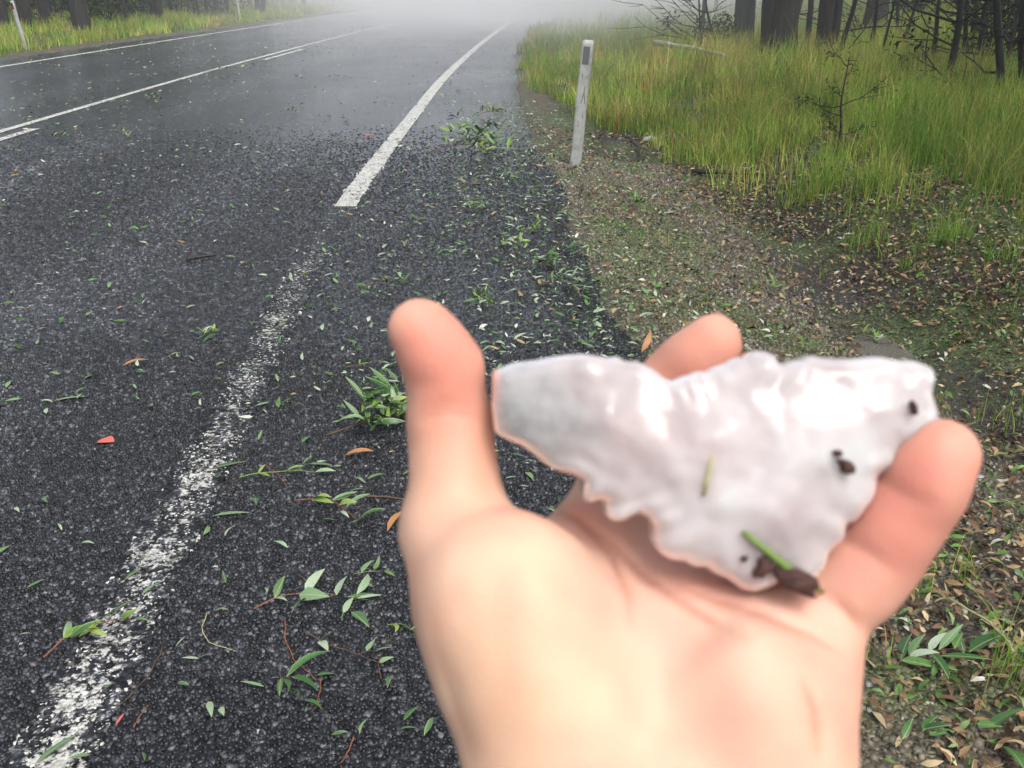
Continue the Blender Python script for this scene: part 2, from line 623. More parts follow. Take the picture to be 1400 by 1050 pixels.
# ------------------------------------------------------------------ puddle in the drain
pc = G(1225, 425)
MP = Mat('drain_water')
MP.set(Roughness=0.03, IOR=1.33)
MP.b.inputs['Transmission Weight'].default_value = .75
MP.b.inputs['Base Color'].default_value = (.55, .52, .45, 1)
MP.bump(MP.noise(60, 2, .5, MP.pos()), 0.03, 0.002)


def puddle(c, rx, ry, rot, seed, z):
    a = np.linspace(0, 2 * np.pi, 40, endpoint=False)
    r = 1 + 0.5 * (noise2(np.cos(a) * 1.6 + 7, np.sin(a) * 1.6 + 7, 1.0, seed) - .5) * 2
    x, y = np.cos(a) * r * rx, np.sin(a) * r * ry
    v = np.stack([c[0] + x * math.cos(rot) - y * math.sin(rot), c[1] + x * math.sin(rot) + y * math.cos(rot), np.full(40, z)], -1)
    return tag(obj('puddle', mesh_np('puddle', v, np.arange(40)[None], MP.m)), kind='structure')


puddle((1.84, 4.08), .75, .6, .5, 61, float(terrain(1.82, 4.06)) + .019)


# ------------------------------------------------------------------ implicit surfaces (hand, ice)
class Field:
    def __init__(s, lo, hi, h):
        s.lo, s.h = np.array(lo, float), h
        s.n = np.ceil((np.array(hi) - s.lo) / h).astype(int) + 1
        s.f = np.full(s.n, 1.0, np.float32)

    def block(s, lo, hi):
        a = np.clip(np.floor((np.array(lo) - s.lo) / s.h).astype(int), 0, s.n)
        b = np.clip(np.ceil((np.array(hi) - s.lo) / s.h).astype(int) + 1, 0, s.n)
        sl = tuple(slice(i, j) for i, j in zip(a, b))
        ax = [s.lo[i] + s.h * np.arange(a[i], b[i]) for i in range(3)]
        return sl, np.meshgrid(*ax, indexing='ij')

    def smin(s, sl, d, k):
        f = s.f[sl]
        hh = np.clip(0.5 + 0.5 * (f - d) / k, 0, 1)
        s.f[sl] = np.minimum(f, f * (1 - hh) + d * hh - k * hh * (1 - hh))

    def cone(s, a, b, ra, rb, k=0.006, pad=0.02):
        a, b = np.asarray(a), np.asarray(b)
        m = max(ra, rb) + pad
        sl, (X, Y, Z) = s.block(np.minimum(a, b) - m, np.maximum(a, b) + m)
        ba = b - a
        L = ba @ ba + 1e-12
        t = np.clip(((X - a[0]) * ba[0] + (Y - a[1]) * ba[1] + (Z - a[2]) * ba[2]) / L, 0, 1)
        d = np.sqrt((X - a[0] - t * ba[0]) ** 2 + (Y - a[1] - t * ba[1]) ** 2 + (Z - a[2] - t * ba[2]) ** 2) - (ra + t * (rb - ra))
        s.smin(sl, d, k)

    def ball(s, c, r, k=0.006, squash=(1, 1, 1), pad=0.02):
        c, q = np.asarray(c), np.array(squash, float)
        sl, (X, Y, Z) = s.block(c - r * q - pad, c + r * q + pad)
        d = (np.sqrt(((X - c[0]) / q[0]) ** 2 + ((Y - c[1]) / q[1]) ** 2 + ((Z - c[2]) / q[2]) ** 2) - r) * q.min()
        s.smin(sl, d, k)

    def crease(s, pts, depth, width, zmin=-1, zmax=9):
        """groove along a line given as picture directions (px, py), cut into the side nearer the camera"""
        q = [np.array([(x - 700) / FPX, (525 - y) / FPX]) for x, y in pts]
        arr = np.array(q)
        lo = np.array([*(arr.min(0) * .23 - .012), zmin]); hi = np.array([*(arr.max(0) * .23 + .012), zmax])
        sl, (X, Y, Z) = s.block(np.minimum(lo, [*(arr.min(0) * .18 - .012), zmin]), np.maximum(hi, [*(arr.max(0) * .18 + .012), zmax]))
        if X.size == 0:
            return
        x, y = X / Z, Y / Z
        dm = np.full(X.shape, 9.0)
        fade = np.zeros(X.shape)
        ns = len(q) - 1
        for k_, (a, b) in enumerate(zip(q[:-1], q[1:])):
            ba = b - a
            t = np.clip(((x - a[0]) * ba[0] + (y - a[1]) * ba[1]) / (ba @ ba), 0, 1)
            d_ = np.hypot(x - a[0] - t * ba[0], y - a[1] - t * ba[1])
            u_ = (k_ + t) / ns
            fade = np.where(d_ < dm, 1 - np.abs(2 * u_ - 1) ** 2, fade)
            dm = np.minimum(dm, d_)
        dm = dm * Z
        s.f[sl] += (depth * fade * np.exp(-(dm / width) ** 2)).astype(np.float32)

    def mesh(s):
        f, n = s.f, s.n
        neg = f < 0
        c = np.zeros(tuple(n - 1), np.int8)
        for i in (0, 1):
            for j in (0, 1):
                for k in (0, 1):
                    c += neg[i:n[0] - 1 + i, j:n[1] - 1 + j, k:n[2] - 1 + k]
        act = np.argwhere((c > 0) & (c < 8))
        vid = np.full(tuple(n - 1), -1, np.int64)
        vid[act[:, 0], act[:, 1], act[:, 2]] = np.arange(len(act))
        corners = np.array([[i, j, k] for i in (0, 1) for j in (0, 1) for k in (0, 1)])
        val = np.stack([f[act[:, 0] + a, act[:, 1] + b, act[:, 2] + d] for a, b, d in corners], 1)
        acc = np.zeros((len(act), 3)); cnt = np.zeros((len(act), 1))
        for p in range(8):
            for q in range(p + 1, 8):
                if np.abs(corners[p] - corners[q]).sum() != 1:
                    continue
                va, vb = val[:, p], val[:, q]
                m = (va < 0) != (vb < 0)
                t = np.where(m, va / np.where(m, va - vb, 1), 0)[:, None]
                pos = corners[p] + t * (corners[q] - corners[p])
                acc += pos * m[:, None]; cnt += m[:, None]
        v = s.lo + s.h * (act + acc / cnt)
        quads = []
        for ax in range(3):
            o1, o2 = [(1, 2), (2, 0), (0, 1)][ax]
            sl0 = [slice(None)] * 3; sl1 = [slice(None)] * 3
            sl0[ax] = slice(0, -1); sl1[ax] = slice(1, None)
            for o in (o1, o2):
                sl0[o] = slice(1, -1); sl1[o] = slice(1, -1)
            A, B = neg[tuple(sl0)], neg[tuple(sl1)]
            ch = np.argwhere(A != B)
            flip = A[ch[:, 0], ch[:, 1], ch[:, 2]]
            base = ch.copy()
            base[:, o1] += 1; base[:, o2] += 1
            def cell(d1, d2):
                g = base.copy(); g[:, o1] += d1; g[:, o2] += d2
                return vid[g[:, 0], g[:, 1], g[:, 2]]
            q = np.stack([cell(-1, -1), cell(0, -1), cell(0, 0), cell(-1, 0)], 1)
            q[~flip] = q[~flip][:, ::-1]
            quads.append(q)
        q = np.concatenate(quads)
        return v, q[(q >= 0).all(1)]


# ------------------------------------------------------------------ the hand
F = Field((-.05, -.47, .085), (.135, .032, .30), 0.0014)
C1, C2, C3 = P(782, 1065, .208), P(1030, 1065, .206), P(905, 1065, .207)
IM, MM, RM, PM = P(815, 742, .245), P(908, 770, .245), P(1008, 806, .238), P(1098, 856, .222)
# palm: metacarpals fused into a slab
F.cone(C1, IM, .0180, .0118, .010)
F.cone(C3, MM, .0180, .0118, .014)
F.cone(C3 + [.006, 0, 0], RM, .0180, .0118, .014)
F.cone(C2, PM, .0165, .0112, .012)
F.cone(P(860, 900, .222), P(1010, 900, .219), .0150, .0150, .014)
# heel of the little-finger side
F.cone(P(1092, 905, .216), P(1062, 1045, .205), .0128, .0150, .010)
F.ball(P(1030, 985, .2015), .0160, .007, (1, 1.3, .9))
# ball of the thumb
F.cone(P(624, 726, .235), P(690, 832, .222), .0136, .0196, .008)
F.cone(P(690, 832, .222), P(742, 935, .214), .0196, .0204, .010)
F.cone(P(742, 935, .214), C1, .0204, .0178, .010)
F.ball(P(708, 838, .2160), .0162, .008, (1.1, 1.3, .9))
# web between thumb and index
F.cone(P(655, 752, .237), P(790, 772, .245), .0088, .0100, .007)
# thumb
F.cone(P(626, 722, .235), P(614, 570, .237), .0130, .0103, .006)
F.cone(P(614, 570, .237), P(607, 507, .235), .0103, .0098, .003)
F.cone(P(607, 507, .235), P(576, 450, .231), .0098, .0078, .003)
F.ball(P(594, 478, .2315), .0085, .003, (1, 1.1, 1))
# index: behind the ice, its tip showing above the top edge
IP_, ID_, IT_ = P(868, 585, .268), P(925, 520, .266), P(975, 470, .259)
F.cone(IM, IP_, .0112, .0100, .006)
F.cone(IP_, ID_, .0100, .0094, .004)
F.cone(ID_, IT_, .0094, .0082, .004)
F.ball(P(950, 493, .2615), .0090, .004)
# middle and ring: under the ice
MP_, MD_, MT_ = P(978, 640, .272), P(1030, 585, .268), P(1066, 560, .258)
F.cone(MM, MP_, .0112, .0102, .006)
F.cone(MP_, MD_, .0100, .0094, .004)
F.cone(MD_, MT_, .0094, .0082, .004)
RP_, RD_, RT_ = P(1090, 680, .262), P(1140, 620, .256), P(1168, 592, .246)
F.cone(RM, RP_, .0110, .0098, .006)
F.cone(RP_, RD_, .0098, .0090, .004)
F.cone(RD_, RT_, .0090, .0080, .004)
# little finger: upright beside the ice
LP_, LD_, LT_ = P(1196, 757, .217), P(1250, 682, .212), P(1287, 622, .208)
F.cone(PM, LP_, .0112, .0104, .005)
F.cone(LP_, LD_, .0103, .0094, .003)
F.cone(LD_, LT_, .0094, .0078, .003)
F.ball(P(1268, 652, .2085), .0087, .003, (1, 1.15, 1))
F.ball(P(1172, 792, .2185), .0104, .003)
F.ball(P(1222, 720, .213), .0096, .003)
# wrist and forearm, running back towards the photographer
WR = P(905, 1165, .205)
F.cone(C1, WR + [-.010, 0, 0], .0178, .0172, .012)
F.cone(C2, WR + [.010, 0, 0], .0165, .0168, .012)
F.cone(WR + [-.011, 0, 0], np.array([.030, -.25, .175]), .0190, .0300, .016)
F.cone(WR + [.011, 0, 0], np.array([.052, -.25, .175]), .0185, .0290, .016)
F.cone(np.array([.041, -.25, .175]), np.array([.050, -.405, .140]), .0370, .0400, .016)
# creases of the palm and the finger joints
CREASES = [([(742, 692), (790, 712), (835, 760), (858, 815), (866, 870)], .0014, .0014, .245),
           ([(760, 700), (830, 740), (880, 790), (950, 838), (1030, 880)], .0012, .0014, .245),
           ([(1165, 905), (1110, 872), (1040, 842), (965, 818), (905, 792)], .0013, .0014, .245),
           ([(880, 790), (930, 815), (968, 850), (985, 880)], .0006, .0014, .225),
           ([(560, 575), (612, 562), (668, 572)], .0008, .0012, .24),
           ([(565, 560), (612, 549), (665, 556)], .0005, .0010, .24),
           ([(1105, 800), (1150, 828), (1188, 872)], .0012, .0014, .225),
           ([(1135, 728), (1180, 750), (1240, 790)], .0007, .0012, .215),
           ([(1192, 648), (1230, 672), (1292, 700)], .0006, .0012, .21),
           ([(588, 850), (612, 930), (640, 1010), (655, 1060)], .0006, .0022, .235),
           ([(1092, 920), (1114, 975), (1120, 1050)], .0009, .0020, .225)]
for c_, dp_, wd_, zx_ in CREASES:
    F.crease(c_, dp_, wd_, .15, zx_)
# soft irregularity
sl, (X, Y, Z) = F.block(F.lo, F.lo + F.h * (F.n - 1))
near = np.abs(F.f) < .006
pts = np.stack([X[near], Y[near], Z[near]], -1)
F.f[near] += ((vnoise(pts * 75 + 9, 71) - .5) * .0011 + (vnoise(pts * 190 + 3, 72) - .5) * .0003).astype(np.float32)
hv, hq = F.mesh()
# skin colour: creamy palm, rosier finger pads and thumb tip, reddish creases
tone = np.tile(np.array([.75, .445, .315]), (len(hv), 1))


def blend(c, r, colour, amt):
    global tone
    d = np.linalg.norm(hv - np.asarray(c), axis=1)
    w = (amt * np.exp(-(d / r) ** 2))[:, None]
    tone = tone * (1 - w) + np.array(colour) * w


rosy = (.72, .285, .22)
for c in (LT_, LD_, LP_, P(1270, 640, .19), P(1225, 710, .195), P(1150, 800, .20)):
    blend(c, .017, rosy, .62)
for c in (IT_, ID_, IP_, MT_, MD_, RT_, RD_, P(590, 470, .225), P(640, 520, .225)):
    blend(c, .017, rosy, .68)
blend(P(1060, 830, .21), .02, (.77, .44, .35), .5)
blend(P(830, 720, .23), .022, (.78, .45, .36), .6)
blend(P(960, 820, .215), .028, (.80, .47, .38), .55)
blend(P(860, 850, .21), .02, (.80, .48, .39), .45)
blend(P(690, 800, .20), .03, (.79, .53, .385), .6)
blend(P(1040, 960, .19), .02, (.78, .49, .365), .5)
blend(P(700, 930, .195), .02, (.68, .44, .29), .7)
tone *= (0.94 + 0.12 * vnoise(hv * 110 + 5, 73))[:, None]
tone *= np.array([1, 1, 1]) + (vnoise(hv * 60 + 15, 74)[:, None] - .5) * np.array([.03, .26, .26])
tone *= np.array([1, 1, 1]) + (vnoise(hv * 160 + 25, 75)[:, None] - .5) * np.array([.04, .16, .16])
tone *= .94
hp = np.stack([700 + FPX * hv[:, 0] / hv[:, 2], 525 - FPX * hv[:, 1] / hv[:, 2]], -1)
for c_, dp_, wd_, zx_ in CREASES:
    c_ = np.array(c_, float); dm_ = np.full(len(hv), 1e9)
    fd_ = np.zeros(len(hv))
    for k_, (a_, b_) in enumerate(zip(c_[:-1], c_[1:])):
        t_ = np.clip(((hp - a_) @ (b_ - a_)) / ((b_ - a_) @ (b_ - a_)), 0, 1)[:, None]
        d_ = np.linalg.norm(hp - a_ - t_ * (b_ - a_), axis=1)
        fd_ = np.where(d_ < dm_, 1 - np.abs(2 * (k_ + t_[:, 0]) / (len(c_) - 1) - 1) ** 2, fd_)
        dm_ = np.minimum(dm_, d_)
    w_ = (fd_ * np.exp(-(dm_ / 5.5) ** 2) * min(1, dp_ / .0013) * .75 * (hv[:, 2] < zx_))[:, None]
    tone = tone * (1 - w_) + np.array([.50, .22, .15]) * w_
hw = c2w(hv)
ORG = c2w(WR)
MS = Mat('skin')
MS.to(MS.attr('tint'), 'Base Color')
MS.set(Roughness=0.52, IOR=1.4)
MS.b.inputs['Subsurface Weight'].default_value = 0.5
MS.b.inputs['Subsurface Radius'].default_value = (1.0, 0.35, 0.18)
MS.b.inputs['Subsurface Scale'].default_value = 0.005
MS.b.inputs['Specular IOR Level'].default_value = 0.35
MS.bump(MS.vor(900, 'F1', 'Distance', MS.coords()), 0.12, 0.0006)
hand = obj('person', mesh_np('person', hw - ORG, hq, MS.m, True, tone), None, ORG)
tag(hand, 'open bare left hand, palm up with thumb raised, holding out a jagged chunk of ice', 'person')

# fingernails
MN = Mat('fingernail')
MN.set(Roughness=0.3)
MN.b.inputs['Base Color'].default_value = (.86, .62, .54, 1)


def nail(c, axis, normal, length, width):
    axis = np.asarray(axis, float); normal = np.asarray(normal, float)
    axis /= np.linalg.norm(axis)
    normal -= axis * (normal @ axis); normal /= np.linalg.norm(normal)
    side = np.cross(axis, normal)
    v, n, m = [], 9, 9
    for i in range(n):
        for j in range(m):
            a = (i / (n - 1) - .5) * 2; b = (j / (m - 1) - .5) * 2
            w = math.sqrt(max(0, 1 - (abs(a) ** 3.5) * .55))
            th = b * w * 1.0
            rr_ = width / 2 / math.sin(1.0)
            v.append(c + axis * a * length / 2 + side * math.sin(th) * rr_ + normal * ((math.cos(th) - 1) * rr_ - .0006 * a * a))
    v = np.array(v)
    idx = np.arange(n * m).reshape(n, m)
    q = np.stack([idx[:-1, :-1], idx[:-1, 1:], idx[1:, 1:], idx[1:, :-1]], -1).reshape(-1, 4)[:, ::-1]
    return obj('fingernail', mesh_np('fingernail', c2w(v) - ORG, q, MN.m, True), hand)


def dorsal(dist, tip, r):
    ax = tip - dist
    n = np.array([0.15, .35, 1.0])
    n = n - ax * (n @ ax) / (ax @ ax); n /= np.linalg.norm(n)
    nail(tip + n * (r + .0002), ax, n, .012, .011)


nail(P(582, 460, .2318) + np.array([-.0054, .0012, .0056]), P(579, 453, .231) - P(603, 505, .235), (-.72, .15, .70), .0110, .0095)
for d_, t_ in ((ID_, IT_), (MD_, MT_), (RD_, RT_), (LD_, LT_)):
    dorsal(d_, t_, .0082)

# ------------------------------------------------------------------ the ice
ICE = [(673, 505), (700, 497), (742, 489), (790, 485), (828, 489), (843, 487), (853, 494), (872, 494), (888, 503), (905, 517),
       (916, 521), (926, 515), (940, 513), (950, 506), (962, 508), (974, 499), (985, 497), (998, 489), (1012, 490), (1022, 481), (1038, 480),
       (1051, 487), (1058, 499), (1068, 497), (1080, 491), (1092, 490), (1104, 485), (1118, 488), (1150, 491), (1200, 489), (1243, 491), (1268, 503),
       (1273, 520), (1266, 541), (1275, 562), (1273, 584), (1243, 603), (1218, 622), (1210, 640), (1194, 652), (1188, 676), (1172, 694),
       (1160, 712), (1150, 716), (1146, 738), (1128, 752), (1122, 770), (1112, 784), (1104, 800), (1080, 802), (1058, 792), (1046, 800), (1028, 805), (1008, 801),
       (990, 789), (972, 783), (962, 772), (946, 771), (932, 763), (914, 761), (897, 752), (888, 738), (891, 718), (884, 704), (872, 697),
       (862, 701), (852, 708), (836, 709), (826, 700), (827, 687), (820, 680), (808, 684), (798, 682), (793, 668), (796, 656), (782, 648),
       (760, 643), (738, 628), (715, 611), (692, 600), (677, 590), (673, 560)]
ice_pts = np.array([P(x, y, .2155)[:2] for x, y in ICE])
IF = Field((-.012, -.054, .170), (.104, .014, .262), 0.0009)
sl, (X, Y, Z) = IF.block(IF.lo, IF.lo + IF.h * (IF.n - 1))


def ice_mid(x, y):                       # the slab is tilted and slightly dished
    return .2155 - .12 * (x - .045) + .06 * (y + .02) + 2.0 * (x - .05) ** 2


# outline is scaled with depth so that the slab keeps its width through its thickness
x2, y2 = X[:, :, 0], Y[:, :, 0]
dm = ice_mid(x2, y2)
xs_, ys_ = x2, y2
sd = np.full(x2.shape, 9.0)
ins = np.zeros(x2.shape, bool)
# vertices moved to their own depth
iv = np.array([P(x, y, float(ice_mid(*P(x, y, .2155)[:2])))[:2] for x, y in ICE])
for a, b in zip(iv, np.roll(iv, -1, 0)):
    ba = b - a
    t = np.clip(((xs_ - a[0]) * ba[0] + (ys_ - a[1]) * ba[1]) / (ba @ ba), 0, 1)
    sd = np.minimum(sd, np.hypot(xs_ - a[0] - t * ba[0], ys_ - a[1] - t * ba[1]))
    cond = (a[1] > ys_) != (b[1] > ys_)
    ins ^= cond & (xs_ < (b[0] - a[0]) * (ys_ - a[1]) / (b[1] - a[1] + 1e-12) + a[0])
sd = np.where(ins, -sd, sd)
lump = vnoise(np.stack([x2 * 85, y2 * 85, 0 * x2 + 3.3], -1), 81)
lump2 = vnoise(np.stack([x2 * 340, y2 * 340, 0 * x2 + 1.3], -1), 82)
half = .0070 + .0036 * sstep(0, -.018, sd) + (lump - .5) * .0018 + (lump2 - .5) * .0007
ang_ = np.arctan2(y2 + .016, x2 - .048)
half = half + .0005 * np.sin(ang_ * 17 + 14 * lump) * sstep(-.009, -.002, sd) - .0005 * sstep(.45, .62, lump) * sstep(-.004, -.012, sd)
rim = .0042
qx = sd[..., None] + rim
qy = np.abs(Z - dm[..., None]) - half[..., None] + rim
d = np.minimum(np.maximum(qx, qy), 0) + np.hypot(np.maximum(qx, 0), np.maximum(qy, 0)) - rim
pz = np.stack([X, Y, Z], -1)
nearm = np.abs(d) < .004
pp = pz[nearm]
d[nearm] += (vnoise(pp * 170 + 11, 83) - .5) * .0008 + (vnoise(pp * 480 + 2, 84) - .5) * .00012
IF.f[:] = d
icv, icq = IF.mesh()
# how cloudy the ice is: the end by the thumb is clearer
cl = 0.25 + 0.75 * sstep(-.004, .030, icv[:, 0] + (vnoise(icv * 90, 86) - .5) * .022)
cl *= 0.82 + .36 * vnoise(icv * 160 + 4, 87)
ICO = c2w(P(960, 640, .2155))
MI = Mat('hail_ice')
nrm = MI.coords()
cloud = MI.new('ShaderNodeSeparateColor')
MI.l.new(MI.attr('tint'), cloud.inputs[0])
icb = MI.ramp(MI.noise(48, 2.5, .5, nrm, .5), [(0.28, (.62, .53, .53)), (0.46, (.74, .675, .67)), (0.60, (.80, .76, .755)), (0.72, (.94, .94, .93))])
icg = MI.ramp(MI.noise(150, 4, .7, nrm), [(0.35, (.60, .60, .59)), (0.65, (.84, .835, .83))])
MI.to(MI.mix(MI.ramp(cloud.outputs[0], [(0.25, 1.0), (0.6, 0.0)]), icb, icg), 'Base Color')
MI.set(IOR=1.31)
MI.b.inputs['Coat Weight'].default_value = .7
MI.b.inputs['Coat Roughness'].default_value = .06
MI.b.inputs['Coat IOR'].default_value = 1.33
MI.to(MI.ramp(MI.noise(120, 3, .6, nrm), [(0.35, .12), (0.7, .26)]), 'Roughness')
MI.b.inputs['Subsurface Weight'].default_value = 1.0
MI.b.inputs['Subsurface Radius'].default_value = (1.0, .93, .95)
MI.b.inputs['Subsurface Scale'].default_value = 0.006
MI.to(MI.math('SUBTRACT', 0.58, MI.math('MULTIPLY', cloud.outputs[0], 0.24), True), 'Transmission Weight')
MI.bump(MI.math('ADD', MI.noise(160, 4, .6, nrm), MI.math('MULTIPLY', MI.noise(430, 2, .5, nrm), .2)), 0.16, 0.0012)
ice = obj('ice_chunk', mesh_np('ice_chunk', c2w(icv) - ICO, icq, MI.m, True, np.stack([cl] * 3, -1)), None, ICO)
tag(ice, 'large jagged white chunk of hail ice with scalloped edges resting in the hand', 'hailstone')


def tube_mesh(name, pts, radii, mat, sides=6, cap=True, flat=1.0):
    pts = np.asarray(pts, float)
    n = len(pts)
    tan = np.gradient(pts, axis=0)
    tan /= np.linalg.norm(tan, axis=1)[:, None] + 1e-12
    ref = np.array([0, 0, 1.0]) if abs(tan[0, 2]) < .9 else np.array([1.0, 0, 0])
    v = []
    for i in range(n):
        s = np.cross(tan[i], ref); s /= np.linalg.norm(s) + 1e-12
        t = np.cross(s, tan[i])
        a = np.arange(sides) / sides * 2 * np.pi
        v.append(pts[i] + radii[i] * (np.cos(a)[:, None] * s + np.sin(a)[:, None] * t * flat))
    v = np.concatenate(v)
    f = []
    for i in range(n - 1):
        for j in range(sides):
            f.append([i * sides + j, i * sides + (j + 1) % sides, (i + 1) * sides + (j + 1) % sides, (i + 1) * sides + j])
    caps = [np.arange(sides)[::-1][None], (np.arange(sides) + (n - 1) * sides)[None]] if cap else []
    return mesh_np(name, v, [np.array(f)] + caps, mat, True)


MAT_STEM = simple('grass_stem', (.16, .26, .05), .5, .3, 200)
MAT_STRAW = simple('straw_bit', (.40, .38, .20), .6, .3, 200)
MAT_BARKBIT = simple('bark_bit', (.060, .022, .016), .7, .5, 300, .4)


def front(px, py, off=0.0):
    """point on the camera side of the ice at that direction"""
    both = np.concatenate([icv, hv])
    q = both / both[:, 2:3]
    d = np.hypot(q[:, 0] - (px - 700) / FPX, q[:, 1] - (525 - py) / FPX)
    near = d < .008
    z = both[near][:, 2].min() if near.any() else .205
    return P(px, py, z - off)


pts = np.array([front(1016, 727, .0006), front(1050, 755, .0006), front(1085, 783, .0006), front(1112, 803, .0012), front(1124, 809, .0006)])
pts = c2w(pts); o_ = pts[2]
tag(obj('grass_piece', tube_mesh('grass_piece', pts - o_, [.0006, .0009, .0010, .0010, .0006], MAT_STEM), None, o_),
    'short green grass stem lying on the lower right edge of the ice', 'grass stem')
pts = c2w(np.array([front(975, 622, .0004), front(968, 650, .0004), front(962, 678, .0004)])); o_ = pts[1]
tag(obj('straw', tube_mesh('straw', pts - o_, [.0003, .0006, .0005], MAT_STRAW), None, o_),
    'tiny pale straw stuck in the middle of the ice', 'straw')


def bark_bit(px, py, rx, ry, rot, lab, seed, name='bark_flake'):
    c = front(px, py, .0014)
    a = np.arange(12) / 12 * 2 * np.pi
    v = []
    for lev, sc, dz in ((0, 1.0, .0012), (1, .9, -.0006), (2, .45, -.0012)):
        r = .95 + 1.0 * (noise2(np.cos(a) * 3 + seed, np.sin(a) * 3, 1, 90 + seed) - .5)
        x, y = np.cos(a) * rx * r * sc, np.sin(a) * ry * r * sc
        v.append(np.stack([c[0] + x * math.cos(rot) - y * math.sin(rot), c[1] + x * math.sin(rot) + y * math.cos(rot), np.full(12, c[2] + dz)], -1))
    v = np.concatenate(v)
    f = [[i * 12 + j, i * 12 + (j + 1) % 12, (i + 1) * 12 + (j + 1) % 12, (i + 1) * 12 + j] for i in range(2) for j in range(12)]
    w = c2w(v); o = w.mean(0)
    tag(obj(name, mesh_np(name, w - o, [np.array(f), (np.arange(12) + 24)[None]], MAT_BARKBIT, False), None, o), lab, 'bark')


bark_bit(1043, 777, .0017, .0030, -.35, 'small oval dark brown bark flake at the foot of the ice', 1)
bark_bit(1094, 799, .0060, .0028, -.45, 'longer dark brown bark flake under the green stem', 2)
bark_bit(1158, 638, .0022, .0014, -.6, 'dark speck of bark on the right half of the ice', 3)
bark_bit(1146, 620, .0010, .0008, .3, 'tiniest bark speck beside another speck on the ice', 4)
bark_bit(1250, 558, .0008, .0018, .2, 'faint dark bark speck near the right tip of the ice', 5)
bark_bit(1018, 765, .0009, .0005, .7, 'tiny brown bark speck left of the oval flake', 6)

# ================================================================== vegetation and litter
def merge(parts):
    """parts: list of (verts, faces(n,k), colour or None) -> one vertex array, face list, colours"""
    V, F3, F4, C = [], [], [], []
    o = 0
    for v, f, c in parts:
        V.append(v)
        (F4 if f.shape[1] == 4 else F3).append(f + o)
        C.append(np.broadcast_to(c, (len(v), 3)) if c is not None else np.ones((len(v), 3)))
        o += len(v)
    fs = []
    if F4: fs.append(np.concatenate(F4))
    if F3: fs.append(np.concatenate(F3))
    return np.concatenate(V), fs, np.concatenate(C)


def tube(pts, radii, sides=6):
    pts = np.asarray(pts, float); n = len(pts)
    tan = np.gradient(pts, axis=0); tan /= np.linalg.norm(tan, axis=1)[:, None] + 1e-12
    ref = np.array([.31, .2, .93]) if abs(tan[0] @ [.31, .2, .93]) < .9 else np.array([1.0, 0, 0])
    s = np.cross(tan, ref); s /= np.linalg.norm(s, axis=1)[:, None] + 1e-12
    t = np.cross(s, tan)
    a = np.arange(sides) / sides * 2 * np.pi
    v = pts[:, None] + np.asarray(radii)[:, None, None] * (np.cos(a)[None, :, None] * s[:, None] + np.sin(a)[None, :, None] * t[:, None])
    i, j = np.meshgrid(np.arange(n - 1), np.arange(sides), indexing='ij')
    j2 = (j + 1) % sides
    f = np.stack([i * sides + j, i * sides + j2, (i + 1) * sides + j2, (i + 1) * sides + j], -1).reshape(-1, 4)
    return v.reshape(-1, 3), f


def leaf_geo(L, W, fold=.25, curl=.1, seg=5, ovate=.0, twist=0.0, sway=0.0):
    """a leaf along +X from its stalk, midrib sunk, blade in the XY plane"""
    t = np.linspace(0, 1, seg + 1)
    w = W * .5 * np.sin(np.pi * np.clip(t, 0, 1) ** (0.75 - .25 * ovate)) ** (0.8) + 1e-4
    w[0] = W * .05; w[-1] = W * .02
    x = L * t
    zc = curl * L * (4 * t * (1 - t))
    yc = sway * L * (4 * t * (1 - t))
    rows = []
    for k, sgn in enumerate((1, 0, -1)):
        tw = twist * t
        rows.append(np.stack([x, yc + sgn * w * np.cos(tw), zc + abs(sgn) * w * fold + sgn * w * np.sin(tw)], -1))
    v = np.stack(rows, 1).reshape(-1, 3)
    i = np.arange(seg)[:, None] * 3
    f = np.concatenate([i + np.array([[0, 1, 4, 3]]), i + np.array([[1, 2, 5, 4]])])
    return v, f


def rotz(a):
    c, s = np.cos(a), np.sin(a); o = np.zeros_like(a); l = np.ones_like(a)
    return np.stack([np.stack([c, -s, o], -1), np.stack([s, c, o], -1), np.stack([o, o, l], -1)], -2)


def rotx(a):
    c, s = np.cos(a), np.sin(a); o = np.zeros_like(a); l = np.ones_like(a)
    return np.stack([np.stack([l, o, o], -1), np.stack([o, c, -s], -1), np.stack([o, s, c], -1)], -2)


def roty(a):
    c, s = np.cos(a), np.sin(a); o = np.zeros_like(a); l = np.ones_like(a)
    return np.stack([np.stack([c, o, s], -1), np.stack([o, l, o], -1), np.stack([-s, o, c], -1)], -2)


def scatter(name, geo, pos, yaw, pitch, roll, scale, colours, mat, smooth=False):
    v, f = geo
    Rm = rotz(yaw) @ roty(pitch) @ rotx(roll)
    V = np.einsum('nij,vj->nvi', Rm, v) * scale[:, None, None] + pos[:, None]
    n, k = len(pos), len(v)
    Fq = (f[None] + (np.arange(n) * k)[:, None, None]).reshape(-1, f.shape[1])
    return mesh_np(name, V.reshape(-1, 3), Fq, mat, smooth, np.repeat(colours, k, 0))


def leaf_mat(name, stops, rough=.38, trans=.25, vein=True):
    M = Mat(name)
    c = M.ramp(M.orand(), stops)
    c = M.mix(1.0, c, M.ramp(M.noise(60, 3, .6, M.coords()), [(0.3, .75), (0.7, 1.2)]), 'MULTIPLY')
    sx = M.new('ShaderNodeSeparateXYZ')
    M.l.new(M.coords(), sx.inputs[0])
    ay = M.math('ABSOLUTE', sx.outputs[1])
    c = M.mix(M.ramp(ay, [(0.006, .55), (0.016, 0.0)]), c, (.42, .44, .25))
    spot = M.ramp(M.noise(9, 3, .6, M.coords()), [(0.62, 0.0), (0.72, .55)])
    c = M.mix(spot, c, (.20, .15, .06))
    M.to(c, 'Base Color')
    M.set(Roughness=rough)
    return M.m


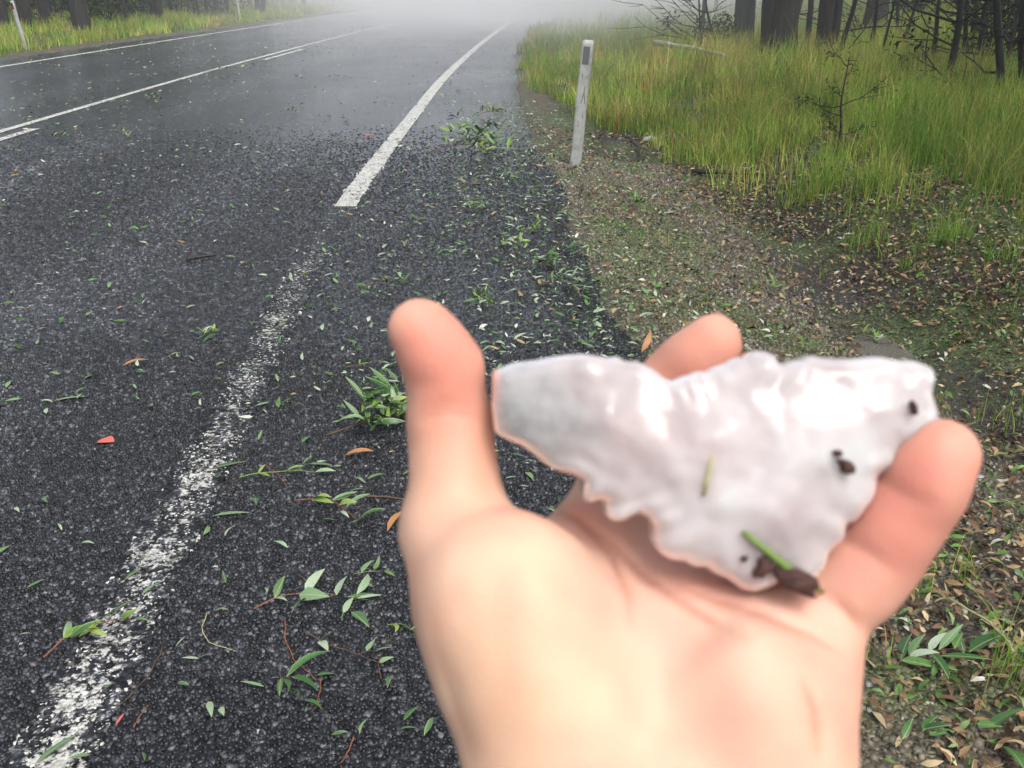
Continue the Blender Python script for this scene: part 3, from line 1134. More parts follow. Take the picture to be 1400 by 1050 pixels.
def tint_mat(name, rough=.5, trans=0.0, spec=.2):
    M = Mat(name)
    M.to(M.mix(1.0, M.attr('tint'), M.ramp(M.noise(40, 2, .5, M.pos()), [(0.3, .85), (0.7, 1.15)]), 'MULTIPLY'), 'Base Color')
    M.set(Roughness=rough)
    M.b.inputs['Specular IOR Level'].default_value = spec
    if trans:
        tr = M.new('ShaderNodeBsdfTranslucent')
        M.l.new(M.attr('tint'), tr.inputs['Color'])
        mx = M.new('ShaderNodeMixShader')
        mx.inputs[0].default_value = trans
        M.l.new(M.b.outputs[0], mx.inputs[1]); M.l.new(tr.outputs[0], mx.inputs[2])
        M.l.new(mx.outputs[0], M.n['Material Output'].inputs['Surface'])
    return M.m


MAT_LEAF = leaf_mat('green_leaf', [(0.0, (.045, .105, .032)), (.3, (.09, .18, .065)), (.55, (.17, .28, .135)), (.8, (.28, .38, .24)), (1.0, (.36, .43, .32))])
MAT_LEAF_DEEP = leaf_mat('deep_green_leaf', [(0.0, (.020, .065, .014)), (.5, (.045, .13, .026)), (1.0, (.09, .20, .05))])
MAT_LEAF_LIME = leaf_mat('yellow_green_leaf', [(0.0, (.10, .20, .025)), (.5, (.19, .31, .05)), (1.0, (.28, .36, .08))])
MAT_LEAF_DRY = leaf_mat('dry_leaf', [(0.0, (.06, .035, .02)), (.35, (.16, .09, .045)), (.7, (.30, .20, .10)), (1.0, (.42, .34, .20))], .6)
MAT_RED = simple('red_leaf', (.60, .13, .10), .4, .25, 80)
MAT_ORANGE = simple('orange_leaf', (.38, .18, .065), .5, .3, 80)
MAT_TWIG = simple('brown_twig', (.11, .062, .036), .65, .4, 60, .3)
MAT_TWIG_RED = simple('reddish_twig', (.24, .085, .045), .55, .35, 60)
MAT_STICK = simple('dark_stick', (.028, .022, .018), .6, .4, 25, .5)
MAT_PALEWOOD = simple('pale_log', (.34, .31, .25), .7, .4, 12, .5)
MAT_TINT = tint_mat('litter_leaf', .5)
MAT_GRASS = tint_mat('grass_blade', .5, .30)
MAT_FOLIAGE = tint_mat('foliage_leaf', .5, .25)

LEAVES = [leaf_geo(1, .21, .18, .03), leaf_geo(1, .28, .12, .06, ovate=.5, sway=.05), leaf_geo(1, .15, .25, .05, sway=.10),
          leaf_geo(1, .44, .15, .05, ovate=1.0), leaf_geo(1, .24, .3, .12, twist=.6, sway=-.08)]


def leaf_me(k, mat):
    v, f = LEAVES[k]
    return mesh_np('leaf', v, f, mat, True)


GREEN_ME = [leaf_me(k, MAT_LEAF) for k in range(5)]
DRY_ME = [leaf_me(k, MAT_LEAF_DRY) for k in range(5)]


def ground_z(x, y):
    s = x - float(seal_x(min(max(y, -12), 119)))
    return 0.0095 if s < 0 else float(terrain(x, y)) + .006


def scale_at(y):
    return (y * math.cos(PITCH) + CAM_H * math.sin(PITCH)) / FPX          # metres per picture pixel


def put_leaf(name, me, px, py, length_px, ang, label, cat='leaf', group=None, tilt=.08):
    """a leaf lying at that spot; ang is its bearing on the ground (0 = along +X, 90 = away)"""
    g = G(px, py)
    L = length_px * scale_at(g[1])
    o = obj(name, me, None, (g[0] - L * .5 * math.cos(R(ang)), g[1] - L * .5 * math.sin(R(ang)), ground_z(g[0], g[1]) + .002),
            (random.uniform(-.25, .25), -random.uniform(0, tilt), R(ang)), L)
    return tag(o, label, cat, group)


# ---- leaves one can point at
LEAVES.append(leaf_geo(1, .95, .05, .02, ovate=1.0))
put_leaf('fallen_leaf', leaf_me(5, MAT_RED), 148, 607, 25, -25, 'small red leaf lying alone on the left lane')
put_leaf('fallen_leaf', leaf_me(2, MAT_ORANGE), 186, 501, 34, 28, 'curled orange brown leaf on the road up from the red leaf', tilt=.2)
put_leaf('fallen_leaf', leaf_me(0, MAT_ORANGE), 166, 424, 16, 55, 'small orange leaf farther up the left lane')
put_leaf('fallen_leaf', leaf_me(4, MAT_ORANGE), 492, 626, 40, 8, 'curled tan leaf just below the green clump left of the thumb', tilt=.2)
put_leaf('fallen_leaf', leaf_me(3, MAT_RED), 505, 187, 15, 0, 'faint pink red leaf on the road near the white edge line')
put_leaf('fallen_leaf', leaf_me(0, MAT_ORANGE), 42, 181, 14, 0, 'orange leaf by the centre line at the left border')
put_leaf('fallen_leaf', leaf_me(0, MAT_RED), 166, 989, 22, 80, 'small rust red leaf beside the worn white line near the bottom')
put_leaf('fallen_leaf', leaf_me(2, MAT_ORANGE), 546, 716, 60, 65, 'orange strip of dry leaf tucked behind the heel of the thumb', tilt=.1)
put_leaf('fallen_leaf', leaf_me(4, MAT_ORANGE), 884, 478, 36, 60, 'upright dry tan leaf on gravel behind the index finger', tilt=.7)
put_leaf('fallen_leaf', leaf_me(1, MAT_ORANGE), 764, 252, 14, 60, 'yellow leaf at the seal edge below the white post')
G_OPEN = 'larger single leaves on the dark road'
for px, py, L, a, k, lab in (
        (97, 549, 42, 20, 0, 'pale green leaf on the left lane above the red leaf'),
        (315, 640, 42, 25, 0, 'green leaf with a long brown stalk right of the worn line'),
        (318, 708, 48, 8, 0, 'straight grey green leaf below the stalked leaf'),
        (315, 731, 26, 75, 2, 'narrow bent leaf under the straight grey green leaf'),
        (440, 636, 14, 10, 3, 'tiny pale round leaf between clump and worn line'),
        (438, 640, 34, -12, 0, 'slim green leaf below the leafy clump left of the thumb'),
        (494, 661, 24, -55, 0, 'green leaf slanting down beside the palm edge'),
        (515, 656, 26, 30, 1, 'broad light green leaf touching the hand outline'),
        (288, 977, 36, -65, 1, 'long pale leaf near the bottom edge between line and hand'),
        (305, 979, 20, -60, 3, 'short wide leaf right beside the long pale leaf'),
        (498, 999, 30, 75, 2, 'crescent shaped pale leaf near the bottom of the road'),
        (563, 981, 32, 55, 1, 'pale leaf with a tan tip beside the lower palm'),
        (498, 821, 44, 2, 0, 'grey green leaf lying straight across beside the palm'),
        (493, 853, 46, -50, 1, 'large curved grey green leaf beside the palm'),
        (183, 790, 26, 60, 0, 'pale leaf lying on the right rim of the worn line'),
        (208, 810, 30, 60, 1, 'broad pale leaf just right of the worn line'),
        (50, 803, 24, 50, 0, 'green leaf alone on the lower left lane'),
        (6, 756, 18, 60, 3, 'round green leaf at the left border'),
        (80, 1030, 62, 55, 0, 'long yellow green leaf on the worn line at the bottom'),
        (200, 470, 20, -40, 0, 'small green leaf farther up on the lane left of the worn line'),
        (127, 518, 24, 50, 1, 'green leaf crumpled on the lane above the pale leaf'),
        (290, 466, 30, 60, 2, 'green twisted leaf close to the worn line'),
        (240, 770, 22, 40, 0, 'green leaf left inside the worn line halfway down'),
        (350, 690, 20, -70, 3, 'small pale leaf on its edge above the sprig with yellow leaf'),
        (684, 472, 16, -40, 3, 'small pale leaf between the thumb tip and the ice'),
        (790, 472, 18, 30, 1, 'pale leaf just above the left end of the ice'),
        (708, 627, 22, -30, 0, 'green leaf seen through the gap between thumb and ice'),
        (699, 658, 16, 10, 1, 'pale leaf at the bottom of the gap between thumb and ice'),
        (446, 928, 24, 5, 3, 'pale squarish leaf above the dark drooping sprig'),
        (560, 1003, 26, 0, 2, 'brown rolled leaf by the lower palm edge')):
    me = GREEN_ME[k]
    put_leaf('fallen_leaf', me, px, py, L, a, lab, group=G_OPEN)


# ---- sprigs: a twig with its leaves
def sprig(px, py, size_px, ang, n, label, leafmats=(MAT_LEAF,), twig=MAT_TWIG_RED, lift=.25, leaf_px=30, kinds=(0, 1, 4), spread=1.0, name='leafy_sprig', seed=0, group=None, bushy=0.0):
    rs = random.Random(seed + 100)
    g = G(px, py)
    sc = scale_at(g[1])
    if py < 480:
        leaf_px, n = leaf_px * .72, int(n * 1.5)
    L = size_px * sc
    root = empty(name, (g[0] - .5 * L * math.cos(R(ang)), g[1] - .5 * L * math.sin(R(ang)), ground_z(g[0], g[1]) + .004), (0, 0, R(ang)))
    tag(root, label, 'sprig', group)
    m = 9
    t = np.linspace(0, 1, m)
    bend = rs.uniform(-.14, .14)
    path = np.stack([L * t, bend * L * np.sin(np.pi * t) + .015 * L * np.sin(t * 11 + seed), L * lift * .25 * np.sin(np.pi * t) + .003], -1)
    r0 = max(.0012, min(.004, L * .010))
    parts = [(*tube(path, np.linspace(r0, r0 * .35, m), 5), None)]
    tips = [(path[int(i)], 0.0) for i in np.linspace(2, m - 1, max(2, n // 2))]
    for b in range(max(1, n // 5)):
        i = rs.randrange(2, m - 2); a = rs.choice((-1, 1)) * rs.uniform(.5, 1.0); q = L * rs.uniform(.15, .3)
        e = path[i] + np.array([math.cos(a), math.sin(a), rs.uniform(.0, lift)]) * q
        mid = (path[i] + e) / 2 + [0, 0, .1 * q]
        parts.append((*tube([path[i], mid, e], [r0 * .5, r0 * .4, r0 * .25], 4), None))
        tips += [(e, a), (mid, a)]
    v, fs, _ = merge(parts)
    obj('twig', mesh_np('twig', v, fs, twig, True), root)
    lm = {}
    for i in range(n):
        p, a0 = tips[i % len(tips)]
        k, mt = rs.choice(kinds), rs.choice(leafmats)
        if (k, mt.name) not in lm:
            lm[(k, mt.name)] = leaf_me(k, mt)
        ll = leaf_px * sc * rs.uniform(.6, 1.25)
        if bushy:
            p = path[rs.randrange(4, m)] * [.95, 1, 1] + np.array([rs.gauss(0, .10), rs.gauss(0, .16), abs(rs.gauss(0, .16))]) * L * bushy
            a0 = rs.uniform(-3.14, 3.14)
        obj('leaf', lm[(k, mt.name)], root, tuple(p), (rs.uniform(-.6, .6), -rs.uniform(-.05, .9) * lift * 2, a0 + rs.uniform(-1.3, 1.3) * spread), ll)
    return root


D, LM, LF, DR = MAT_LEAF_DEEP, MAT_LEAF_LIME, MAT_LEAF, MAT_LEAF_DRY
sprig(632, 212, 100, 8, 70, 'leafy green branch end lying on the sealed shoulder left of the white post', (LF, D, LM), MAT_TWIG, .45, 26, seed=1, spread=1.5, bushy=1.0, name='leafy_branch')
sprig(506, 585, 120, 35, 95, 'thick clump of green leaves on the road just left of the thumb', (LF, D, D, LM), MAT_TWIG, .42, 34, seed=2, spread=1.6, bushy=1.0, name='leafy_branch')
sprig(445, 705, 110, -30, 9, 'sprig with a reddish twig and one yellow green leaf below the clump', (LF, LM, D), lift=.3, leaf_px=40, seed=3)
sprig(125, 880, 120, 40, 14, 'sprig of dark and yellow green leaves lying across the worn white line', (D, LM, LF), lift=.35, leaf_px=36, seed=4)
sprig(405, 830, 110, 15, 6, 'reddish twig with one broad leaf on dark bitumen', (LF,), lift=.2, leaf_px=40, kinds=(3, 1), seed=5)
sprig(478, 838, 60, 80, 4, 'short yellow green twig end with two grey leaves beside the palm', (LF,), MAT_STEM, .15, 44, seed=6)
sprig(468, 893, 125, -28, 5, 'straight brown twig carrying one pale round leaf', (LF,), MAT_TWIG, .2, 30, kinds=(3,), seed=7)
sprig(400, 945, 75, -50, 6, 'drooping sprig of narrow dark leaves near the bottom', (D,), MAT_TWIG, .2, 56, kinds=(2, 0), seed=8, spread=.5)
sprig(505, 790, 42, 10, 4, 'small forked green leaf sprig beside the palm edge', (LF, LM), MAT_STEM, .3, 26, seed=9)
sprig(550, 868, 46, -25, 5, 'small yellow green sprig with a curled leaf beside the palm', (LM,), MAT_STEM, .3, 24, seed=10)
sprig(530, 905, 90, 85, 0, 'long thin bare reddish twig beside the palm', (LF,), MAT_TWIG, .1, 20, seed=11, name='bare_twig')
sprig(380, 655, 100, 8, 6, 'low sprig of narrow leaves pointing at the leafy clump', (LF, LM), MAT_STEM, .2, 28, seed=12)
sprig(505, 500, 70, 35, 5, 'brown twig with buds up the road from the leafy clump', (LM, LF), MAT_TWIG, .2, 20, seed=13)
sprig(285, 462, 30, 60, 6, 'tiny bunch of green bits near the worn line', (LM,), MAT_STEM, .4, 16, seed=14)
sprig(525, 397, 64, 10, 18, 'flat bunch of green leaves with a brown scrap above the thumb', (LF, D), MAT_TWIG, .4, 22, seed=15, bushy=.8)
sprig(655, 425, 40, 20, 16, 'upright bunch of bright green leaves right of the thumb tip', (D, LM), MAT_STEM, .8, 24, seed=16, bushy=.8)
sprig(735, 370, 60, -10, 20, 'bunch of dark leaves on bitumen between thumb and gravel edge', (D, LF), MAT_TWIG, .4, 24, seed=17, bushy=.8)
sprig(690, 345, 56, 25, 14, 'loose leaf bunch a little farther than the dark bunch', (LF, LM), MAT_TWIG, .4, 22, seed=18, bushy=.8)
sprig(640, 296, 60, 5, 18, 'yellow green sprig lying across the shoulder with a thin stem', (LM, LF), MAT_TWIG, .35, 20, seed=19, bushy=.8)
sprig(730, 322, 34, 60, 12, 'small bright green bunch beside the seal edge', (LM, D), MAT_STEM, .7, 18, seed=20, bushy=.8)
sprig(765, 395, 60, -15, 16, 'pale leaf bunch nearest the gravel edge above the ice', (LF,), MAT_TWIG, .4, 24, seed=21, bushy=.8)
sprig(668, 160, 34, 20, 20, 'far low tuft of leaves on the shoulder beyond the leafy branch', (LM, LF), MAT_TWIG, .6, 14, seed=22, bushy=.8)
sprig(780, 350, 34, -70, 5, 'curved green leaf piece standing at the gravel edge', (D,), MAT_STEM, .6, 26, seed=23)
sprig(1265, 915, 130, 20, 11, 'cluster of broad green leaves on litter right of the palm', (D, LF), MAT_TWIG, .25, 60, kinds=(0, 1), seed=24)
sprig(1345, 1010, 60, -50, 3, 'single big green leaf pair at the bottom right corner', (D,), MAT_TWIG, .3, 50, kinds=(1, 3), seed=25)
sprig(1245, 1018, 60, 15, 4, 'dark green leaf bunch at the foot of the palm, right side', (D,), MAT_TWIG, .3, 40, kinds=(1,), seed=26)
sprig(1040, 400, 60, 30, 16, 'green leaf bunch on gravel above the ice', (D, LM), MAT_STEM, .5, 22, seed=27, bushy=.8)
sprig(1180, 470, 44, -20, 12, 'green leaf bunch at the drain edge above the ice tip', (LM, LF), MAT_STEM, .6, 20, seed=28, bushy=.8)
sprig(865, 287, 40, 30, 16, 'bright green weed sprig on the gravel below the white post', (LM, D), MAT_STEM, .7, 18, seed=29, bushy=.8)
sprig(160, 190, 30, 20, 14, 'green leaf bunch on the road just this side of the centre line', (LM, LF), MAT_TWIG, .5, 12, seed=30, bushy=.8)
sprig(80, 192, 26, 0, 12, 'dark leaf bunch under the centre line at the left border', (D,), MAT_TWIG, .5, 12, seed=31)
sprig(205, 140, 34, 10, 14, 'yellowish leaf bunch by the centre line', (LM, LF), MAT_TWIG, .4, 10, seed=32, bushy=.8)
sprig(320, 100, 80, 15, 24, 'line of leaf bits beside the farther centre line', (LM, LF), MAT_TWIG, .3, 9, seed=33)
sprig(395, 155, 24, 0, 12, 'small leaf bunch in the middle of the near lane', (LF,), MAT_TWIG, .4, 10, seed=34)


# ---- sticks
def stick(name, px0, py0, px1, py1, r, label, mat=MAT_STICK, cat='stick', bend=.06, lift0=.0, lift1=.0, seg=9, taper=.6, knots=True):
    a, b = G(px0, py0), G(px1, py1)
    a[2] = ground_z(a[0], a[1]) + r * .8 + lift0; b[2] = ground_z(b[0], b[1]) + r * .8 + lift1
    t = np.linspace(0, 1, seg)[:, None]
    L = np.linalg.norm(b - a)
    pp = a + (b - a) * t
    side = np.array([-(b - a)[1], (b - a)[0], 0]) / (L + 1e-9)
    pp = pp + side * bend * L * np.sin(np.pi * t) + side * L * .012 * np.sin(t * 17)
    pp[1:-1, 2] = np.maximum(pp[1:-1, 2], [ground_z(q[0], q[1]) + r * .6 for q in pp[1:-1]])
    rad = r * (1 + (taper - 1) * t[:, 0]) * (1 + .12 * np.sin(np.arange(seg) * 2.3))
    parts = [(*tube(pp, rad, 7), None)]
    v, fs, _ = merge(parts)
    n = len(v)
    o = pp[seg // 2]
    return tag(obj(name, mesh_np(name, v - o, fs + [np.arange(7)[::-1][None], np.arange(n - 7, n)[None]], mat, True), None, o), label, cat)


stick('stick', 256, 359, 296, 353, .011, 'short dark stick lying on the left lane', bend=.1)
stick('stick', 857, 197, 874, 222, .016, 'dark broken stick on gravel right of the white post', lift0=.05)
stick('fallen_branch', 946, 238, 1044, 242, .022, 'dark fallen branch lying where gravel meets grass', bend=.02)
stick('fallen_log', 892, 93, 992, 106, .045, 'pale grey weathered log lying in the tall grass', MAT_PALEWOOD, 'log', .05, .36, .24)
stick('thin_twig', 223, 890, 158, 975, .0016, 'long thin brown twig right of the worn line near the bottom', MAT_TWIG, 'twig', .08)
stick('thin_twig', 284, 842, 324, 895, .0014, 'thin pale curved twig on dark bitumen', MAT_STRAW, 'twig', -.22)
stick('thin_twig', 390, 853, 434, 935, .0018, 'thin dark red twig bending beside the broad leaf twig', MAT_TWIG_RED, 'twig', -.1)
stick('thin_twig', 440, 928, 431, 975, .0014, 'short straight thin twig below the dark red one', MAT_TWIG_RED, 'twig', .03)
stick('thin_twig', 484, 1012, 466, 1050, .0018, 'thin reddish twig at the bottom edge beside the crescent leaf', MAT_TWIG_RED, 'twig', .05)
stick('thin_twig', 335, 618, 322, 642, .0012, 'stalk thin bit of twig near the stalked leaf', MAT_TWIG, 'twig', .1)
stick('thin_twig', 357, 637, 393, 672, .0014, 'thin brown twig above the sprig with the yellow leaf', MAT_TWIG_RED, 'twig', .06)
stick('thin_twig', 320, 655, 312, 684, .0011, 'hair thin dark twig beside the worn line', MAT_TWIG, 'twig', .1)
stick('thin_twig', 184, 1000, 206, 968, .0014, 'small reddish twig right of the worn line at the bottom', MAT_TWIG_RED, 'twig', .05)
stick('thin_twig', 500, 684, 560, 690, .0035, 'greyish bark strip beside the thumb base', MAT_TWIG, 'twig', .08)
stick('thin_twig', 408, 790, 420, 802, .0016, 'tiny twig end above the broad leaf', MAT_TWIG, 'twig', .05)
stick('fallen_branch', 1010, 250, 1060, 262, .012, 'thin dark branch end below the fallen branch', bend=.04)
stick('fallen_branch', 1290, 830, 1375, 935, .003, 'long bent grass stalk across litter right of the palm', MAT_STRAW, 'stalk', .1, .02, .08)

# ---- leaves that nothing tells apart: the largest as things, the rest as one litter
cand = np.stack([rng.uniform(-3.2, 0.9, 9000), rng.uniform(1.3, 9.0, 9000)], -1)
sx = cand[:, 0] - seal_x(cand[:, 1])
ed = cand[:, 0] - edge_x(cand[:, 1])
clump = noise2(cand[:, 0], cand[:, 1], 1.6, 101)
prob = np.where(ed > 0, .25 + .75 * sstep(0.35, 1.3, ed) * sstep(2.2, 4.0, cand[:, 1]), .10) * (0.25 + 1.1 * clump)
ok = (rng.random(len(cand)) < prob * .55) & (sx < .05) & in_view(cand, 0, 0)
cand = cand[ok]
cand = cand[np.argsort(np.hypot(cand[:, 0], cand[:, 1]))]
G_ROAD = 'small green leaves strewn over the road'
for (x, y) in cand[:150]:
    L = random.uniform(.022, .055)
    o = obj('fallen_leaf', GREEN_ME[random.choice((0, 0, 1, 2, 4))], None, (x, y, ground_z(x, y) + .003),
            (random.uniform(-.5, .5), random.uniform(-.35, .1), random.uniform(0, 6.28)), L)
    tag(o, 'small green leaf strewn among others on the road', 'leaf', G_ROAD)
rest = cand[150:]


def leaf_cols(n, kinds, probs):
    k = rng.choice(len(kinds), n, p=probs)
    c = np.array(kinds)[k] * (0.7 + .6 * rng.random((n, 1)))
    return c


far = np.stack([rng.uniform(-13, 3, 30000), 3 + 45 * rng.random(30000) ** 1.5], -1)
far = far[(far[:, 0] < seal_x(far[:, 1])) & (far[:, 0] > left_x(far[:, 1])) & in_view(far, 0, 0)]
e_ = far[:, 0] - edge_x(far[:, 1])
pf = np.where(e_ > 0.05, .75, .38) + .65 * np.exp(-((e_ + LANE) / .9) ** 2) + .5 * np.exp(-((e_ + 2 * LANE) / .8) ** 2)
pf *= .3 + 1.2 * noise2(far[:, 0], far[:, 1], .9, 102)
far = far[rng.random(len(far)) < pf]
bits = np.stack([rng.uniform(-1.1, 1.2, 26000), rng.uniform(1.6, 12, 26000)], -1)
e_ = bits[:, 0] - edge_x(bits[:, 1]); s_ = bits[:, 0] - seal_x(bits[:, 1])
pb = (.10 + .9 * sstep(.3, 1.2, e_)) * (1 - .6 * sstep(.0, .5, s_)) * (s_ < .9) * (.15 + 1.0 * noise2(bits[:, 0], bits[:, 1], 2.3, 103)) * sstep(1.8, 3.4, bits[:, 1])
bits = bits[(rng.random(len(bits)) < pb) & in_view(bits, 0, 0)]
allp = np.concatenate([rest, far, bits])
nL = len(allp)
zz = np.array([ground_z(x, y) for x, y in allp]) + .002 + .006 * rng.random(nL)
scl = rng.uniform(.016, .045, nL)
scl[len(rest):len(rest) + len(far)] *= 1.35
scl[len(rest) + len(far):] *= rng.choice([.35, .55, .8, 1.4], len(bits), p=[.35, .3, .2, .15])
tag(obj('leaf_litter', scatter('leaf_litter', LEAVES[1], np.column_stack([allp, zz]), rng.random(nL) * 6.28, -rng.random(nL) * .4, rng.normal(0, .4, nL), scl,
    leaf_cols(nL, [(.08, .17, .05), (.17, .28, .12), (.32, .40, .27), (.05, .10, .03), (.30, .21, .11), (.46, .48, .40)], [.2, .26, .24, .14, .08, .08]), MAT_TINT)),
    'countless small green leaf scraps spread over the far road and shoulder', 'leaf litter', kind='stuff')

# litter on the shoulder, drain and bank
c2 = np.stack([rng.uniform(.2, 6.0, 150000), 1.3 + 8.5 * rng.random(150000) ** 1.2], -1)
c2 = c2[in_view(c2, 0, 20)]
s_ = c2[:, 0] - seal_x(c2[:, 1])
pl = sstep(0, .2, s_) * (.32 + .68 * sstep(.9, 1.5, s_)) * (.25 + .95 * noise2(c2[:, 0], c2[:, 1], 2.1, 104)) * (1 - .75 * np.exp(-((s_ - 1.3) / .25) ** 2) * (c2[:, 1] > 3.2) * (c2[:, 1] < 6))
pl = np.maximum(pl, .8 * sstep(2.9, 2.2, c2[:, 1]) * sstep(.1, .4, s_))
c2 = c2[rng.random(len(c2)) < pl * .85]
c2 = c2[np.argsort(np.hypot(c2[:, 0], c2[:, 1]))]
vis = c2[(c2[:, 1] < 4.2)]
ind_idx = rng.choice(min(len(vis), 900), 110, replace=False)
mask = np.ones(len(c2), bool)
sel = np.flatnonzero(c2[:, 1] < 4.2)[ind_idx]
mask[sel] = False
for (x, y) in c2[sel]:
    o = obj('fallen_leaf', DRY_ME[random.choice((0, 1, 3, 4, 2))], None, (x, y, ground_z(x, y) + random.uniform(.002, .012)),
            (random.uniform(-.8, .8), random.uniform(-.5, .3), random.uniform(0, 6.28)), random.uniform(.025, .06))
    tag(o, 'dry brown leaf in the thick litter beside the road', 'leaf', 'dry leaves in the roadside litter')
c2 = c2[mask]
nL = len(c2)
zz = np.array([ground_z(x, y) for x, y in c2]) + .014 * rng.random(nL)
tag(obj('leaf_litter', scatter('leaf_litter', leaf_geo(1, .34, .3, .12, 3, twist=.6, sway=-.08), np.column_stack([c2, zz]), rng.random(nL) * 6.28, rng.normal(0, .35, nL), rng.normal(0, .6, nL), rng.uniform(.014, .05, nL),
    leaf_cols(nL, [(.05, .03, .02), (.15, .09, .05), (.30, .20, .10), (.42, .33, .19), (.46, .45, .39), (.09, .18, .04), (.17, .27, .10)],
              [.24, .25, .19, .10, .03, .11, .08]), MAT_TINT)),
    'thick brown leaf litter over the drain bank', 'leaf litter', kind='stuff')


# ------------------------------------------------------------------ grass
def blades(pos, h, w, lean, colours, seg=3):
    n = len(pos)
    az = rng.random(n) * 6.28
    faz = rng.random(n) * 6.28
    t = np.linspace(0, 1, seg + 1)
    dx = np.cos(az)[:, None] * lean[:, None] * h[:, None] * t ** 2
    dy = np.sin(az)[:, None] * lean[:, None] * h[:, None] * t ** 2
    dz = h[:, None] * t * (1 - .35 * lean[:, None] * t)
    wd = w[:, None] * (1 - t ** 1.6) * .5
    cx, cy_ = np.cos(faz)[:, None] * wd, np.sin(faz)[:, None] * wd
    c = np.stack([pos[:, :1] + dx, pos[:, 1:2] + dy, pos[:, 2:3] + dz], -1)
    o = np.stack([cx, cy_, 0 * cx], -1)
    A, B = c[:, :-1] - o[:, :-1], c[:, :-1] + o[:, :-1]
    v = np.concatenate([np.stack([A, B], 2).reshape(n, -1, 3), c[:, -1:]], 1)
    k = 2 * seg + 1
    b = (np.arange(n) * k)[:, None]
    q = np.concatenate([b + np.array([[2 * i, 2 * i + 1, 2 * i + 3, 2 * i + 2]]) for i in range(seg - 1)])
    tr = b + np.array([[2 * seg - 2, 2 * seg - 1, 2 * seg]])
    return v.reshape(-1, 3), [q, tr], np.repeat(colours, k, 0)


def tufts(n_t, centres, per, rad, hmin, hmax, w0, w1, lean, pal, probs, name, label, dist_w=True):
    """grass grown in tufts round the given centres"""
    ci = rng.integers(0, len(centres), n_t * per) if len(centres) != n_t else np.repeat(np.arange(n_t), per)
    c = centres[ci]
    r_ = rad[ci] * np.sqrt(rng.random(len(ci))); a_ = rng.random(len(ci)) * 6.28
    x, y = c[:, 0] + r_ * np.cos(a_), c[:, 1] + r_ * np.sin(a_)
    z = terrain(x, y) - .01
    patch = noise2(centres[:, 0], centres[:, 1], .8, 115)
    h = (hmin + (hmax - hmin) * rng.random(len(ci))) * (.55 + .55 * rng.random(len(centres)) + .5 * (patch - .4))[ci]
    w = w0 + (w1 - w0) * rng.random(len(ci))
    if dist_w:
        w = w * np.clip(y / 9, .8, 3.2)
    ct = rng.choice(len(pal), len(centres), p=probs)[ci]
    alt = rng.choice(len(pal), len(ci), p=probs)
    ct = np.where(rng.random(len(ci)) < .35, alt, ct)
    col = np.array(pal)[ct] * (.6 + .7 * rng.random((len(ci), 1))) * (.62 + .6 * rng.random(len(centres)))[ci][:, None] * (.75 + .5 * patch)[ci][:, None]
    v, f, cc = blades(np.stack([x, y, z], -1), h, w, np.abs(rng.normal(0, lean, len(ci))), col)
    return tag(obj(name, mesh_np(name, v, f, MAT_GRASS, False, cc)), label, 'grass', kind='stuff')


def grass_mask(p):
    s = p[:, 0] - seal_x(np.clip(p[:, 1], -12, 119))
    y = p[:, 1]
    nz = noise2(p[:, 0], p[:, 1], .9, 111)
    bound = np.interp(y, [0, 4, 5.2, 6.3, 7.5, 8.3, 9.6, 10.6, 12, 13.5, 15, 40], [4.0, 3.3, 2.6, 2.0, 1.45, 1.15, 1.05, .75, .4, .12, .05, .05])
    return s - bound + (nz - .5) * .35


PAL = [(.16, .31, .04), (.27, .42, .06), (.40, .45, .10), (.54, .46, .16), (.09, .19, .03), (.44, .30, .09)]
p = np.stack([rng.uniform(.2, 16, 30000), 4 + 26 * rng.random(30000) ** 1.3], -1)
m_ = grass_mask(p)
p = p[(m_ > 0) & in_view(p, .2, 90)]
yel = np.exp(-(((p[:, 0] - 4.2) / 1.6) ** 2 + ((p[:, 1] - 14) / 4) ** 2))
sel = rng.random(len(p)) < np.interp(p[:, 1], [4, 9, 16, 30], [1, .85, .55, .35])
p = p[sel]
p = p[rng.random(len(p)) < np.clip(.05 + 1.5 * noise2(p[:, 0], p[:, 1], 1.5, 116) + .35 * sstep(.3, 1.6, grass_mask(p)) - .25, 0, 1)][:2600]
yel = np.exp(-(((p[:, 0] - 4.0) / 1.7) ** 2 + ((p[:, 1] - 14) / 4.5) ** 2)) > rng.random(len(p)) * 1.2
green = (p[:, 0] > 2.9) & (p[:, 1] < 13) & ~yel
misty = ~yel & ~green
tufts(misty.sum(), p[misty], 60, rng.uniform(.10, .32, misty.sum()), .12, .36, .005, .010, .42, PAL, [.12, .34, .34, .13, .03, .04], 'verge_grass', 'pale green knee high grass on the verge behind the white post')
tufts(green.sum(), p[green], 70, rng.uniform(.10, .26, green.sum()), .16, .52, .005, .010, .36, PAL, [.42, .26, .1, .05, .12, .05], 'tall_grass', 'lush dark green tall grass at the right border')
tufts(yel.sum(), p[yel], 60, rng.uniform(.1, .28, yel.sum()), .25, .65, .004, .009, .5, PAL, [.06, .2, .3, .3, .02, .12], 'dry_grass', 'yellow dry grass at the foot of the thick dark trunks')
pw = p[rng.random(len(p)) < .22]
tufts(len(pw), pw, 5, rng.uniform(.05, .3, len(pw)), .45, .95, .003, .006, 1.0, PAL, [.02, .1, .3, .42, .02, .14], 'dry_stems', 'bent dry seed stems sticking out of the right hand grass')
# far field on the right and behind
p = np.stack([rng.uniform(.5, 40, 5000), rng.uniform(16, 70, 5000)], -1)
p = p[(grass_mask(p) > .1) & in_view(p, .2, 150)][:1500]
tufts(len(p), p, 36, rng.uniform(.2, .6, len(p)), .2, .55, .006, .012, .4, PAL, [.25, .35, .2, .08, .08, .04], 'far_grass', 'hazy green grass under the far trees on the right')
